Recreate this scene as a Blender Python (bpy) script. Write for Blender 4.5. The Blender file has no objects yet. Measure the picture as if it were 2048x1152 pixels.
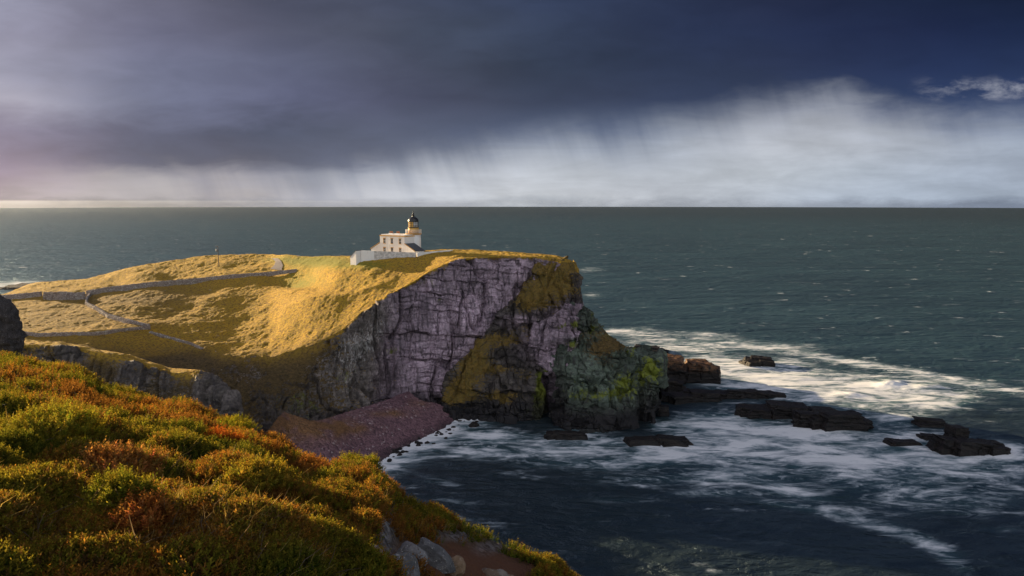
import bpy, math, random
import numpy as np
from mathutils import Vector

random.seed(7)
RNG = np.random.default_rng(7)
C = bpy.context.scene.collection
SC = bpy.context.scene

# ------------------------------------------------------------------ camera
F = 1450.0                 # focal length in pixels of the 2048-wide photograph
PITCH = math.atan(174.0 / F)
CAMZ = 64.0
CP, SP = math.cos(PITCH), math.sin(PITCH)
cam = bpy.data.cameras.new("camera")
cam.sensor_width = 36.0
cam.lens = 36.0 * F / 2048.0
cam.clip_start = 0.1
cam.clip_end = 200000.0
camo = bpy.data.objects.new("camera", cam)
camo.location = (0, 0, CAMZ)
camo.rotation_euler = (math.pi / 2 - PITCH, 0, 0)
C.objects.link(camo)
SC.camera = camo

# ------------------------------------------------------------------ exposure, sun, sky
EXPO = 1.6
SC.view_settings.view_transform = 'Standard'
SC.view_settings.look = 'None'
SC.view_settings.exposure = EXPO
SC.view_settings.gamma = 1.0
SC.render.engine = 'CYCLES'
SC.cycles.use_denoising = True
SC.cycles.max_bounces = 6
SC.cycles.volume_bounces = 0
SC.cycles.transparent_max_bounces = 8
SC.cycles.sample_clamp_indirect = 4.0

SUN_AZ, SUN_EL = math.radians(-55), math.radians(9.5)     # clockwise from straight ahead
SUN_DIR = Vector((math.sin(SUN_AZ) * math.cos(SUN_EL), math.cos(SUN_AZ) * math.cos(SUN_EL), math.sin(SUN_EL)))
sl = bpy.data.lights.new("sun", 'SUN')
sl.energy = 5.0
sl.angle = math.radians(0.5)
sl.color = (1.0, 0.75, 0.43)
so = bpy.data.objects.new("sun", sl)
so.rotation_euler = (-SUN_DIR).to_track_quat('-Z', 'Y').to_euler()
so.location = (-300, 100, 200)
C.objects.link(so)


def lin(c):
    c = c / 255.0
    return c / 12.92 if c <= 0.04045 else ((c + 0.055) / 1.055) ** 2.4


def L3(r, g, b, k=1.0):
    return (lin(r) * k, lin(g) * k, lin(b) * k, 1.0)


class G:
    """small node-tree writer: every call returns an output socket"""
    def __init__(self, tree):
        self.t = tree
        tree.nodes.clear()

    def n(self, kind, ins=None, out=0, **props):
        nd = self.t.nodes.new(kind)
        for k, v in props.items():
            setattr(nd, k, v)
        for k, v in (ins or {}).items():
            s = nd.inputs[k]
            if isinstance(v, bpy.types.NodeSocket):
                self.t.links.new(v, s)
            else:
                s.default_value = v
        return nd.outputs[out]

    def m(self, op, a, b=0.0, c=0.0, clamp=False):
        return self.n('ShaderNodeMath', {0: a, 1: b, 2: c}, operation=op, use_clamp=clamp)

    def mr(self, v, a, b, c=0.0, d=1.0, smooth=True):
        return self.n('ShaderNodeMapRange', {'Value': v, 'From Min': a, 'From Max': b, 'To Min': c, 'To Max': d},
                      interpolation_type='SMOOTHSTEP' if smooth else 'LINEAR')

    def mix(self, f, a, b, blend='MIX'):
        return self.n('ShaderNodeMix', {0: f, 6: a, 7: b}, out=2, data_type='RGBA', blend_type=blend, clamp_factor=True)

    def noise(self, vec, scale, detail=4.0, rough=0.55, dist=0.0, out=0):
        return self.n('ShaderNodeTexNoise', {'Vector': vec, 'Scale': scale, 'Detail': detail, 'Roughness': rough,
                                             'Distortion': dist}, out=out)

    def scl(self, vec, x, y, z):
        return self.n('ShaderNodeVectorMath', {0: vec, 1: (x, y, z)}, operation='MULTIPLY')

    def attr(self, name, out=2):
        return self.n('ShaderNodeAttribute', out=out, attribute_name=name)

    def pos(self):
        return self.n('ShaderNodeNewGeometry')

    def ramp(self, f, stops, interp='LINEAR'):
        nd = self.t.nodes.new('ShaderNodeValToRGB')
        cr = nd.color_ramp
        cr.interpolation = interp
        while len(cr.elements) < len(stops):
            cr.elements.new(0.5)
        for e, (p, c) in zip(cr.elements, stops):
            e.position = p
            e.color = c
        self.t.links.new(f, nd.inputs[0])
        return nd.outputs[0]

    def bump(self, h, strength=0.5, dist=0.1):
        return self.n('ShaderNodeBump', {'Height': h, 'Strength': strength, 'Distance': dist})

    def out(self, surf=None, vol=None, kind='ShaderNodeOutputMaterial'):
        nd = self.t.nodes.new(kind)
        if surf is not None:
            self.t.links.new(surf, nd.inputs['Surface'])
        if vol is not None:
            self.t.links.new(vol, nd.inputs['Volume'])


def v_of(py):
    cy = (576 - py) / F
    return (-SP + CP * cy) / (CP + SP * cy)


DECK_ROWS = [      # colours of the rain cloud, left to right, from its base upwards
    (348, [(166,150,162),(152,147,156),(142,142,154),(132,140,157),(124,134,154),(120,130,150),(110,120,142),(92,107,134),(80,98,130)]),
    (318, [(152,138,152),(114,111,125),(98,99,113),(102,108,126),(104,114,134),(112,122,142),(108,118,140),(90,105,132),(80,98,130)]),
    (260, [(150,142,160),(112,111,129),(88,92,110),(92,98,118),(84,94,118),(84,96,122),(76,88,116),(62,78,112),(58,76,110)]),
    (200, [(180,176,190),(130,132,152),(108,112,138),(84,88,110),(66,73,93),(58,68,93),(54,66,94),(50,65,98),(52,68,103)]),
    (130, [(160,158,174),(126,128,150),(104,108,132),(80,85,105),(58,66,84),(50,60,84),(46,56,84),(40,52,84),(40,54,88)]),
    (60, [(152,150,168),(122,122,144),(94,96,116),(76,82,100),(62,72,94),(48,58,84),(40,50,78),(34,44,74),(30,42,72)]),
    (0, [(156,156,176),(120,120,140),(84,86,104),(72,78,98),(60,70,95),(46,56,82),(38,46,72),(30,40,66),(26,36,60)]),
]
CLEAR_ROWS = [     # the bright gap under it, from the horizon upwards
    (410, [(150,141,142),(142,138,142),(150,150,158),(166,170,180),(172,178,187),(162,168,178),(150,158,170),(138,148,164),(122,134,154)]),
    (392, [(180,165,166),(188,181,180),(186,181,182),(190,192,198),(206,210,216),(196,201,209),(182,190,201),(170,181,196),(162,174,191)]),
    (350, [(168,150,162),(196,188,186),(190,185,186),(190,192,199),(198,203,211),(192,198,207),(187,194,203),(174,184,198),(165,176,193)]),
    (290, [(160,146,160),(170,165,172),(160,160,172),(160,164,178),(162,169,183),(164,172,186),(182,187,196),(176,183,195),(160,171,188)]),
    (225, [(160,150,165),(150,148,162),(140,144,160),(130,136,154),(118,126,146),(122,131,150),(164,169,181),(164,170,184),(148,158,179)]),
]
EDGE = [(0, 322), (200, 343), (480, 346), (700, 340), (830, 306), (1000, 278), (1100, 255), (1250, 236), (1400, 222), (1490, 200), (1600, 184), (1690, 188), (1770, 218), (1880, 224), (2048, 224)]


def rows(tab, vv):
    c, pv = None, None
    for py, cs in tab:
        r = w.ramp(uf, [(i / 8.0, L3(*q, ks)) for i, q in enumerate(cs)], 'CARDINAL')
        v = v_of(py)
        c = r if c is None else w.mix(w.mr(vv, pv, v, smooth=False), c, r)
        pv = v
    return c


world = bpy.data.worlds.new("World")
SC.world = world
world.use_nodes = True
w = G(world.node_tree)
ks = 2.0 ** -EXPO
d = w.n('ShaderNodeTexCoord')                              # Generated: the direction looked at
xyz = w.t.nodes.new('ShaderNodeSeparateXYZ')
w.t.links.new(d, xyz.inputs[0])
dx, dy, dz = xyz.outputs
yy = w.m('MAXIMUM', dy, 0.22)
su = w.m('DIVIDE', dx, yy)
sv = w.m('DIVIDE', dz, yy)
uv = w.n('ShaderNodeCombineXYZ', {'X': su, 'Y': sv})
broad = w.noise(w.scl(uv, 2.2, 6.0, 1), 1.6, 4, 0.5, 0.4)
fine = w.noise(w.scl(uv, 4.5, 15.0, 1), 2.2, 6, 0.55, 0.4)
puff = w.noise(w.scl(uv, 9.0, 22.0, 1), 1.6, 7, 0.62, 0.3)
uvs = w.n('ShaderNodeCombineXYZ', {'X': w.m('ADD', su, w.m('MULTIPLY', sv, 0.35)), 'Y': sv})
veil = w.noise(w.scl(uvs, 9.0, 0.9, 1), 1.0, 4, 0.5)      # falling rain: quick across, slow down
veil2 = w.noise(w.scl(uvs, 55.0, 2.2, 1), 1.0, 3, 0.55)
c0 = lambda x, k: w.m('MULTIPLY', w.m('SUBTRACT', x, 0.5), k)
uf = w.mr(w.m('ADD', su, c0(broad, 0.10)), -1024 / F, 1024 / F, smooth=False)
uf0 = w.mr(w.m('ADD', su, c0(fine, 0.03)), -1024 / F, 1024 / F, smooth=False)
edge = w.ramp(uf0, [(x / 2048.0, (v_of(y) * 4,) * 3 + (1,)) for x, y in EDGE], 'CARDINAL')
edge = w.m('MULTIPLY', edge, 0.25)
rel = w.m('SUBTRACT', sv, edge)
rel = w.m('ADD', rel, w.m('ADD', c0(fine, 0.042), w.m('ADD', c0(veil, 0.014), w.m('ADD', c0(veil2, 0.004), c0(puff, 0.030)))))
deck = rows(DECK_ROWS, w.m('ADD', sv, w.m('ADD', c0(broad, 0.05), c0(fine, 0.03))))
clear = rows(CLEAR_ROWS, w.m('ADD', sv, w.m('ADD', c0(fine, 0.02), c0(puff, 0.012))))
strat = w.noise(w.scl(uv, 3.2, 26.0, 1), 1.3, 7, 0.6, 0.9)
clear = w.mix(1.0, clear, w.mr(w.m('ADD', w.m('MULTIPLY', puff, 0.4), w.m('MULTIPLY', strat, 0.6)), 0.35, 0.65, 0.92, 1.07), 'MULTIPLY')
shaft = w.m('ADD', w.m('MULTIPLY', veil, 0.80), w.m('MULTIPLY', veil2, 0.20))
shaft = w.m('MULTIPLY', w.mr(shaft, 0.40, 0.66), w.mr(rel, -0.085, 0.0, 0.05, 0.60))
shaft = w.m('MULTIPLY', shaft, w.m('MULTIPLY', w.mr(su, -0.55, -0.40), w.mr(su, 0.45, 0.15, 0.25, 1.0)))
clear = w.mix(shaft, clear, deck)
wisp = w.m('MULTIPLY', w.mr(puff, 0.46, 0.68), w.m('MULTIPLY', w.mr(su, 0.52, 0.60), w.m('MULTIPLY', w.mr(sv, 0.128, 0.142), w.mr(sv, 0.172, 0.150))))
deck = w.mix(w.m('MULTIPLY', wisp, 0.6), deck, L3(165, 168, 180, ks))
col = w.mix(w.mr(rel, -0.046, 0.026), clear, deck)
# cloud texture: soft light and dark inside the deck
tex = w.mr(w.m('ADD', w.m('MULTIPLY', broad, 0.5), w.m('MULTIPLY', fine, 0.5)), 0.33, 0.67, 0.86, 1.12)
col = w.mix(1.0, col, tex, 'MULTIPLY')
sky = w.n('ShaderNodeTexSky', sky_type='NISHITA', sun_disc=False, sun_elevation=SUN_EL, sun_rotation=SUN_AZ,
          altitude=60, air_density=1.0, dust_density=1.5)
SKY_STRENGTH = 0.11
skyk = w.mix(1.0, sky, (SKY_STRENGTH, SKY_STRENGTH, SKY_STRENGTH, 1), 'MULTIPLY')
skyk = w.mix(w.mr(w.noise(d, 2.2, 6, 0.55, 0.5), 0.35, 0.6, 0.25, 0.85), skyk, (0.25, 0.233, 0.235, 1))    # broken cloud over the land behind
behind = w.mr(dy, 0.22, -0.35)
col = w.mix(behind, col, skyk)
bg = w.n('ShaderNodeBackground', {'Color': col, 'Strength': 1.0})
w.out(bg, kind='ShaderNodeOutputWorld')


# ------------------------------------------------------------------ numeric helpers
def ray(px, py):
    cx = (np.asarray(px, float) - 1024) / F
    cy = (576 - np.asarray(py, float)) / F
    return cx, CP + SP * cy, -SP + CP * cy


def P(px, py, D):
    x, y, z = ray(px, py)
    t = np.asarray(D, float) / y
    return np.stack([x * t, y * t, CAMZ + z * t], -1)


def py_of(D, z):
    r = (z - CAMZ) / D
    return 576 - F * (r * CP + SP) / (CP - r * SP)


def D_of(py, z):
    _, y, zz = ray(0, py)
    return (z - CAMZ) / (zz / y)


def project(p):
    x, y, z = p[..., 0], p[..., 1], p[..., 2] - CAMZ
    fw = y * CP - z * SP
    up = y * SP + z * CP
    fw = np.where(fw > 0.1, fw, 0.1)
    return 1024 + F * x / fw, 576 - F * up / fw


def hsh(ix, iy, iz=0, seed=0):
    with np.errstate(over='ignore'):
        h = (np.asarray(ix).astype(np.int64) * 374761393 + np.asarray(iy).astype(np.int64) * 668265263
             + np.asarray(iz).astype(np.int64) * 2147483647 + seed * 1274126177)
        h = h & 0xFFFFFFFF
        h = ((h ^ (h >> 13)) * 1274126177) & 0xFFFFFFFF
        h = ((h ^ (h >> 16)) * 2246822519) & 0xFFFFFFFF
        h = h ^ (h >> 15)
    return (h & 0xFFFFFF) / float(0x1000000)


def vnoise(p, seed=0):
    i = np.floor(p).astype(np.int64)
    f = p - i
    f = f * f * f * (f * (f * 6 - 15) + 10)
    r = 0
    for a in (0, 1):
        wa = f[..., 0] if a else 1 - f[..., 0]
        for b in (0, 1):
            wb = f[..., 1] if b else 1 - f[..., 1]
            for c in (0, 1):
                wc = f[..., 2] if c else 1 - f[..., 2]
                r = r + wa * wb * wc * hsh(i[..., 0] + a, i[..., 1] + b, i[..., 2] + c, seed)
    return r * 2 - 1


ROT = np.array([[0.80, 0.36, -0.48], [-0.60, 0.48, -0.64], [0.0, 0.80, 0.60]])


def fbm(p, octs=5, gain=0.5, seed=0):
    r, a, s = 0, 1.0, 0
    q = np.asarray(p, float) @ ROT.T + seed * 17.3
    for o in range(octs):
        r = r + a * vnoise(q, seed + o)
        s += a
        a *= gain
        q = (q @ ROT.T) * 2.03
    return r / s


def worley(x, y, seed=0):
    ix, iy = np.floor(x).astype(np.int64), np.floor(y).astype(np.int64)
    best = np.full(x.shape, 9.0)
    sec = np.full(x.shape, 9.0)
    cid = np.zeros(x.shape)
    for a in (-1, 0, 1):
        for b in (-1, 0, 1):
            cx, cy = ix + a, iy + b
            jx = cx + hsh(cx, cy, 1, seed)
            jy = cy + hsh(cx, cy, 2, seed)
            dd = np.hypot(x - jx, y - jy)
            m = dd < best
            sec = np.where(m, best, np.minimum(sec, dd))
            cid = np.where(m, hsh(cx, cy, 3, seed), cid)
            best = np.where(m, dd, best)
    return best, sec, cid


def sstep(a, b, x):
    t = np.clip((x - a) / (b - a), 0, 1)
    return t * t * (3 - 2 * t)


def pchip(xs, ys, x):
    """monotone cubic through ys (n, ...) at xs, sampled at x"""
    xs = np.asarray(xs, float)
    ys = np.asarray(ys, float)
    h = np.diff(xs)
    sh = (-1,) + (1,) * (ys.ndim - 1)
    dl = np.diff(ys, axis=0) / h.reshape(sh)
    m = np.zeros_like(ys)
    m[0], m[-1] = dl[0], dl[-1]
    if len(xs) > 2:
        a, b = dl[:-1], dl[1:]
        w1 = (2 * h[1:] + h[:-1]).reshape(sh)
        w2 = (h[1:] + 2 * h[:-1]).reshape(sh)
        with np.errstate(divide='ignore', invalid='ignore'):
            hm = (w1 + w2) / (w1 / a + w2 / b)
        m[1:-1] = np.where(a * b > 0, hm, 0)
    k = np.clip(np.searchsorted(xs, x, side='right') - 1, 0, len(xs) - 2)
    t = ((x - xs[k]) / h[k]).reshape((-1,) + (1,) * (ys.ndim - 1))
    hh = h[k].reshape(t.shape)
    t2, t3 = t * t, t * t * t
    return ((2 * t3 - 3 * t2 + 1) * ys[k] + (t3 - 2 * t2 + t) * hh * m[k]
            + (-2 * t3 + 3 * t2) * ys[k + 1] + (t3 - t2) * hh * m[k + 1])


def loft(us, ctrl, nu, rows, smooth_v=True):
    """ctrl (stations, rails, 3) of (px, py, D); rows = rows per rail gap. Returns q (nu,nv,3) and v (nv,)"""
    ctrl = np.asarray(ctrl, float)
    u = np.linspace(us[0], us[-1], nu)
    a = pchip(us, ctrl, u)                                  # nu, rails, 3
    v = np.concatenate([np.linspace(i, i + 1, n, endpoint=False) for i, n in enumerate(rows)] + [[len(rows)]])
    b = np.swapaxes(a, 0, 1)
    if smooth_v:
        b = pchip(np.arange(ctrl.shape[1]), b, v)
    else:
        k = np.minimum(v.astype(int), ctrl.shape[1] - 2)
        t = (v - k).reshape(-1, 1, 1)
        b = b[k] * (1 - t) + b[k + 1] * t
    return np.swapaxes(b, 0, 1), u, v


def normals(p):
    du = np.gradient(p, axis=0)
    dv = np.gradient(p, axis=1)
    n = np.cross(du, dv)
    return n / (np.linalg.norm(n, axis=-1, keepdims=True) + 1e-9)


def grid_faces(nu, nv, off=0):
    i = np.arange(nu * nv).reshape(nu, nv) + off
    return np.stack([i[:-1, :-1], i[1:, :-1], i[1:, 1:], i[:-1, 1:]], -1).reshape(-1, 4)


def make(name, verts, faces, mat, parent=None, attrs=None, cols=None, smooth=True, link=True):
    """one mesh object from numpy arrays (quads or triangles), or python lists of mixed faces"""
    me = bpy.data.meshes.new(name)
    verts = np.asarray(verts, np.float32).reshape(-1, 3)
    if isinstance(faces, np.ndarray):
        nf, k = faces.shape
        me.vertices.add(len(verts))
        me.vertices.foreach_set('co', verts.ravel())
        me.loops.add(nf * k)
        me.loops.foreach_set('vertex_index', faces.astype(np.int32).ravel())
        me.polygons.add(nf)
        me.polygons.foreach_set('loop_start', np.arange(0, nf * k, k, dtype=np.int32))
        me.update(calc_edges=True)
    else:
        me.from_pydata(verts.tolist(), [], faces)
        me.update()
    nf = len(me.polygons)
    sm = np.broadcast_to(np.asarray(smooth, bool), (nf,))
    me.polygons.foreach_set('use_smooth', np.ascontiguousarray(sm))
    for k, a in (attrs or {}).items():
        at = me.attributes.new(k, 'FLOAT', 'POINT')
        at.data.foreach_set('value', np.asarray(a, np.float32).ravel())
    for k, a in (cols or {}).items():
        at = me.attributes.new(k, 'FLOAT_COLOR', 'POINT')
        a = np.asarray(a, np.float32).reshape(-1, 3)
        at.data.foreach_set('color', np.concatenate([a, np.ones((len(a), 1), np.float32)], 1).ravel())
    me.materials.append(mat)
    o = bpy.data.objects.new(name, me)
    if parent is not None:
        o.parent = parent
    if link:
        C.objects.link(o)
    return o


def tag(o, label=None, cat=None, group=None, kind=None):
    if label: o['label'] = label
    if cat: o['category'] = cat
    if group: o['group'] = group
    if kind: o['kind'] = kind
    return o


def empty(name, loc, rz=0.0):
    o = bpy.data.objects.new(name, None)
    o.location = loc
    o.rotation_euler = (0, 0, rz)
    o.empty_display_size = 0.5
    C.objects.link(o)
    return o


def blobs(px, py, lst):
    r = np.zeros(px.shape)
    for b in lst:
        x0, y0, rx, ry, wt = b[:5]
        a = math.radians(b[5]) if len(b) > 5 else 0.0
        ex, ey = px - x0, py - y0
        c, s = math.cos(a), math.sin(a)
        r = r + wt * np.exp(-(((ex * c + ey * s) / rx) ** 2 + ((-ex * s + ey * c) / ry) ** 2))
    return r


# ------------------------------------------------------------------ materials
def new_mat(name):
    m = bpy.data.materials.new(name)
    m.use_nodes = True
    return m, G(m.node_tree)


def bsdf(g, color, rough=0.8, normal=None, spec=0.3, **kw):
    ins = {'Base Color': color, 'Roughness': rough, 'Specular IOR Level': spec}
    if normal is not None:
        ins['Normal'] = normal
    ins.update(kw)
    return g.n('ShaderNodeBsdfPrincipled', ins)


def mat_terrain():
    m, g = new_mat("grass_and_rock")
    p = g.pos()
    sep = g.t.nodes.new('ShaderNodeSeparateXYZ')
    g.t.links.new(p, sep.inputs[0])
    z = sep.outputs[2]
    tint = g.attr('tint', 0)
    n1 = g.noise(p, 0.35, 6, 0.6)
    n2 = g.noise(p, 1.6, 5, 0.6)
    n3 = g.noise(p, 5.0, 4, 0.6)
    warp = g.n('ShaderNodeVectorMath', {0: p, 1: g.scl(g.noise(p, 0.25, 3, 0.5, out=1), 2.0, 2.0, 2.0)}, operation='ADD')
    beds = g.noise(g.scl(warp, 0.12, 0.12, 1.5), 1.0, 4, 0.6)
    streak = g.noise(g.scl(p, 0.75, 0.75, 0.07), 1.0, 5, 0.65)
    rock = g.mix(1.0, tint, g.mr(n2, 0.25, 0.75, 0.62, 1.38), 'MULTIPLY')
    rock = g.mix(1.0, rock, g.mr(beds, 0.3, 0.7, 0.72, 1.25), 'MULTIPLY')
    rock = g.mix(g.m('MULTIPLY', g.mr(streak, 0.48, 0.66), 0.68), rock, (0.035, 0.03, 0.036, 1))   # seepage stains
    # joints: two warped sets of narrow dark seams
    seam = g.m('MULTIPLY', g.attr('joint'), g.mr(n2, 0.3, 0.5, 0.35, 1.0))
    rock = g.mix(1.0, rock, g.mr(g.attr('block'), 0.0, 1.0, 0.72, 1.25, smooth=False), 'MULTIPLY')
    rock = g.mix(1.0, rock, g.mr(g.noise(g.scl(p, 0.10, 0.10, 0.05), 1.0, 4, 0.55), 0.35, 0.65, 0.62, 1.25), 'MULTIPLY')
    rock = g.mix(g.m('MULTIPLY', seam, 0.40), rock, (0.03, 0.025, 0.03, 1))
    white = g.mr(g.m('ADD', g.m('MULTIPLY', g.attr('white'), 0.34), g.noise(g.scl(p, 1.5, 1.5, 0.6), 1.2, 5, 0.65)), 0.74, 0.86)
    rock = g.mix(g.m('MULTIPLY', white, 0.75), rock, (0.42, 0.40, 0.39, 1))
    lich = g.mr(g.m('ADD', g.m('MULTIPLY', g.attr('moss'), 0.72), g.m('MULTIPLY', g.m('SUBTRACT', g.noise(g.scl(p, 1, 1, 0.7), 0.8, 7, 0.75), 0.5), 2.4)), 0.28, 0.62)
    lich = g.m('MULTIPLY', lich, g.mr(g.attr('moss'), 0.05, 0.3))
    rock = g.mix(g.m('MULTIPLY', lich, 0.85), rock, g.mix(n2, (0.085, 0.125, 0.012, 1), (0.25, 0.26, 0.018, 1)))
    tide_shade = g.mr(g.m('ADD', z, g.m('MULTIPLY', n1, 7.0)), 12.5, 6.0)  # tidal lichen band, raised so it also paints shade at the cliff foot
    rock = g.mix(g.m('MULTIPLY', tide_shade, 0.9), rock, (0.016, 0.015, 0.018, 1))
    # grass
    gr = g.mix(g.mr(n1, 0.3, 0.7), (0.54, 0.315, 0.026, 1), (0.40, 0.255, 0.022, 1))
    gr = g.mix(g.mr(n2, 0.45, 0.62), gr, (0.19, 0.105, 0.028, 1))
    gr = g.mix(g.m('MULTIPLY', g.mr(g.noise(g.scl(p, 1, 1, 1.5), 0.55, 7, 0.75, 0.6), 0.54, 0.66), 0.6), gr, (0.15, 0.095, 0.022, 1))
    gr = g.mix(g.mr(g.noise(g.scl(p, 1, 1, 2), 2.4, 4, 0.7), 0.55, 0.75), gr, (0.50, 0.31, 0.045, 1))
    gr = g.mix(g.mr(g.m('ADD', g.m('MULTIPLY', g.attr('green'), 0.85), g.m('MULTIPLY', g.m('SUBTRACT', g.noise(p, 0.8, 8, 0.8), 0.5), 2.2)), 0.1, 0.8), gr, g.mix(n2, (0.15, 0.165, 0.02, 1), (0.25, 0.215, 0.028, 1)))
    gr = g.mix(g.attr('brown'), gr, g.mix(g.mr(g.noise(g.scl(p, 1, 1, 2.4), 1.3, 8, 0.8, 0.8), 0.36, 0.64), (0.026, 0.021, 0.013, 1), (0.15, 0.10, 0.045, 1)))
    stone = g.mr(g.noise(p, 0.75, 3, 0.5), 0.70, 0.73)
    gr = g.mix(g.m('MULTIPLY', stone, g.attr('stony')), gr, (0.38, 0.35, 0.33, 1))
    f = g.mr(g.m('ADD', g.attr('grass'), g.m('MULTIPLY', g.m('SUBTRACT', g.noise(g.scl(p, 1, 1, 1.8), 1.1, 8, 0.82, 0.5), 0.5), 2.4)), 0.40, 0.60)
    col = g.mix(f, rock, gr)
    h = g.m('ADD', g.m('MULTIPLY', n3, 0.5), n2)
    hr = g.m('SUBTRACT', h, g.m('MULTIPLY', seam, 0.8))
    hg = g.m('MULTIPLY', g.noise(g.scl(p, 1, 1, 1.5), 1.5, 7, 0.8), 1.7)
    hh = g.n('ShaderNodeMix', {0: f, 2: hr, 3: hg}, data_type='FLOAT')
    bp = g.bump(hh, 0.8, 0.5)
    g.out(bsdf(g, col, g.n('ShaderNodeMix', {0: f, 2: 0.72, 3: 0.95}, data_type='FLOAT'), bp, 0.25))
    return m


def mat_searock():
    m, g = new_mat("wet_dark_rock")
    p = g.pos()
    n = g.noise(p, 0.8, 6, 0.65)
    beds = g.noise(g.scl(p, 0.15, 0.15, 2.2), 1.0, 4, 0.6)
    c = g.mix(g.mr(n, 0.35, 0.65), (0.006, 0.0055, 0.006, 1), (0.020, 0.015, 0.014, 1))
    c = g.mix(g.mr(beds, 0.5, 0.7), c, (0.008, 0.007, 0.008, 1))
    c = g.mix(g.m('MULTIPLY', g.attr('rusty'), g.mr(n, 0.35, 0.6)), c, (0.24, 0.12, 0.055, 1))  # warm sunlight on the rock tops, painted in as rust orange
    bp = g.bump(g.m('ADD', n, beds), 0.9, 0.5)
    g.out(bsdf(g, c, 0.6, bp, 0.3))
    return m


def mat_simple(name, color, rough=0.7, spec=0.3, nscale=3.0, amt=0.25, bumpd=0.0, metal=0.0):
    m, g = new_mat(name)
    p = g.pos()
    n = g.noise(p, nscale, 5, 0.6)
    c = g.mix(1.0, (*color, 1), g.mr(n, 0.25, 0.75, 1 - amt, 1 + amt), 'MULTIPLY')
    bp = g.bump(n, 0.6, bumpd) if bumpd else None
    g.out(bsdf(g, c, rough, bp, spec, Metallic=metal))
    return m


def mat_whitewash():
    m, g = new_mat("whitewashed_render")
    p = g.pos()
    n = g.noise(g.scl(p, 1.2, 1.2, 0.35), 1.2, 5, 0.65)
    c = g.mix(g.mr(n, 0.5, 0.8), (0.80, 0.79, 0.78, 1), (0.62, 0.59, 0.57, 1))
    g.out(bsdf(g, c, 0.85, g.bump(g.noise(p, 6, 3, 0.6), 0.3, 0.03), 0.2))
    return m


def mat_drystone():
    m, g = new_mat("dry_stone")
    p = g.pos()
    v = g.n('ShaderNodeTexVoronoi', {'Vector': g.scl(p, 1, 1, 1.6), 'Scale': 2.3}, out=1)
    e = g.n('ShaderNodeTexVoronoi', {'Vector': g.scl(p, 1, 1, 1.6), 'Scale': 2.3}, feature='DISTANCE_TO_EDGE')
    s = g.t.nodes.new('ShaderNodeSeparateColor')
    g.t.links.new(v, s.inputs[0])
    c = g.mix(s.outputs[0], (0.24, 0.185, 0.17, 1), (0.40, 0.35, 0.32, 1))
    c = g.mix(g.mr(s.outputs[1], 0.75, 0.9), c, (0.5, 0.47, 0.44, 1))
    c = g.mix(g.mr(e, 0.06, 0.0), c, (0.05, 0.04, 0.036, 1))
    g.out(bsdf(g, c, 0.9, g.bump(g.mr(e, 0.0, 0.15), 0.8, 0.15), 0.2))
    return m


def mat_pebbles():
    m, g = new_mat("purple_pebbles")
    p = g.pos()
    v = g.n('ShaderNodeTexVoronoi', {'Vector': p, 'Scale': 1.9}, out=1)
    s = g.t.nodes.new('ShaderNodeSeparateColor')
    g.t.links.new(v, s.inputs[0])
    c = g.mix(s.outputs[0], (0.085, 0.045, 0.058, 1), (0.21, 0.115, 0.135, 1))
    c = g.mix(g.mr(s.outputs[1], 0.93, 0.99), c, (0.34, 0.26, 0.27, 1))
    c = g.mix(g.attr('rusty'), c, g.mix(s.outputs[0], (0.12, 0.06, 0.025, 1), (0.24, 0.12, 0.05, 1)))
    c = g.mix(g.m('MULTIPLY', g.attr('wet'), 0.75), c, (0.025, 0.017, 0.022, 1))
    e = g.n('ShaderNodeTexVoronoi', {'Vector': p, 'Scale': 1.9})
    g.out(bsdf(g, c, 0.7, g.bump(e, 0.9, -0.35), 0.3))
    return m


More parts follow.
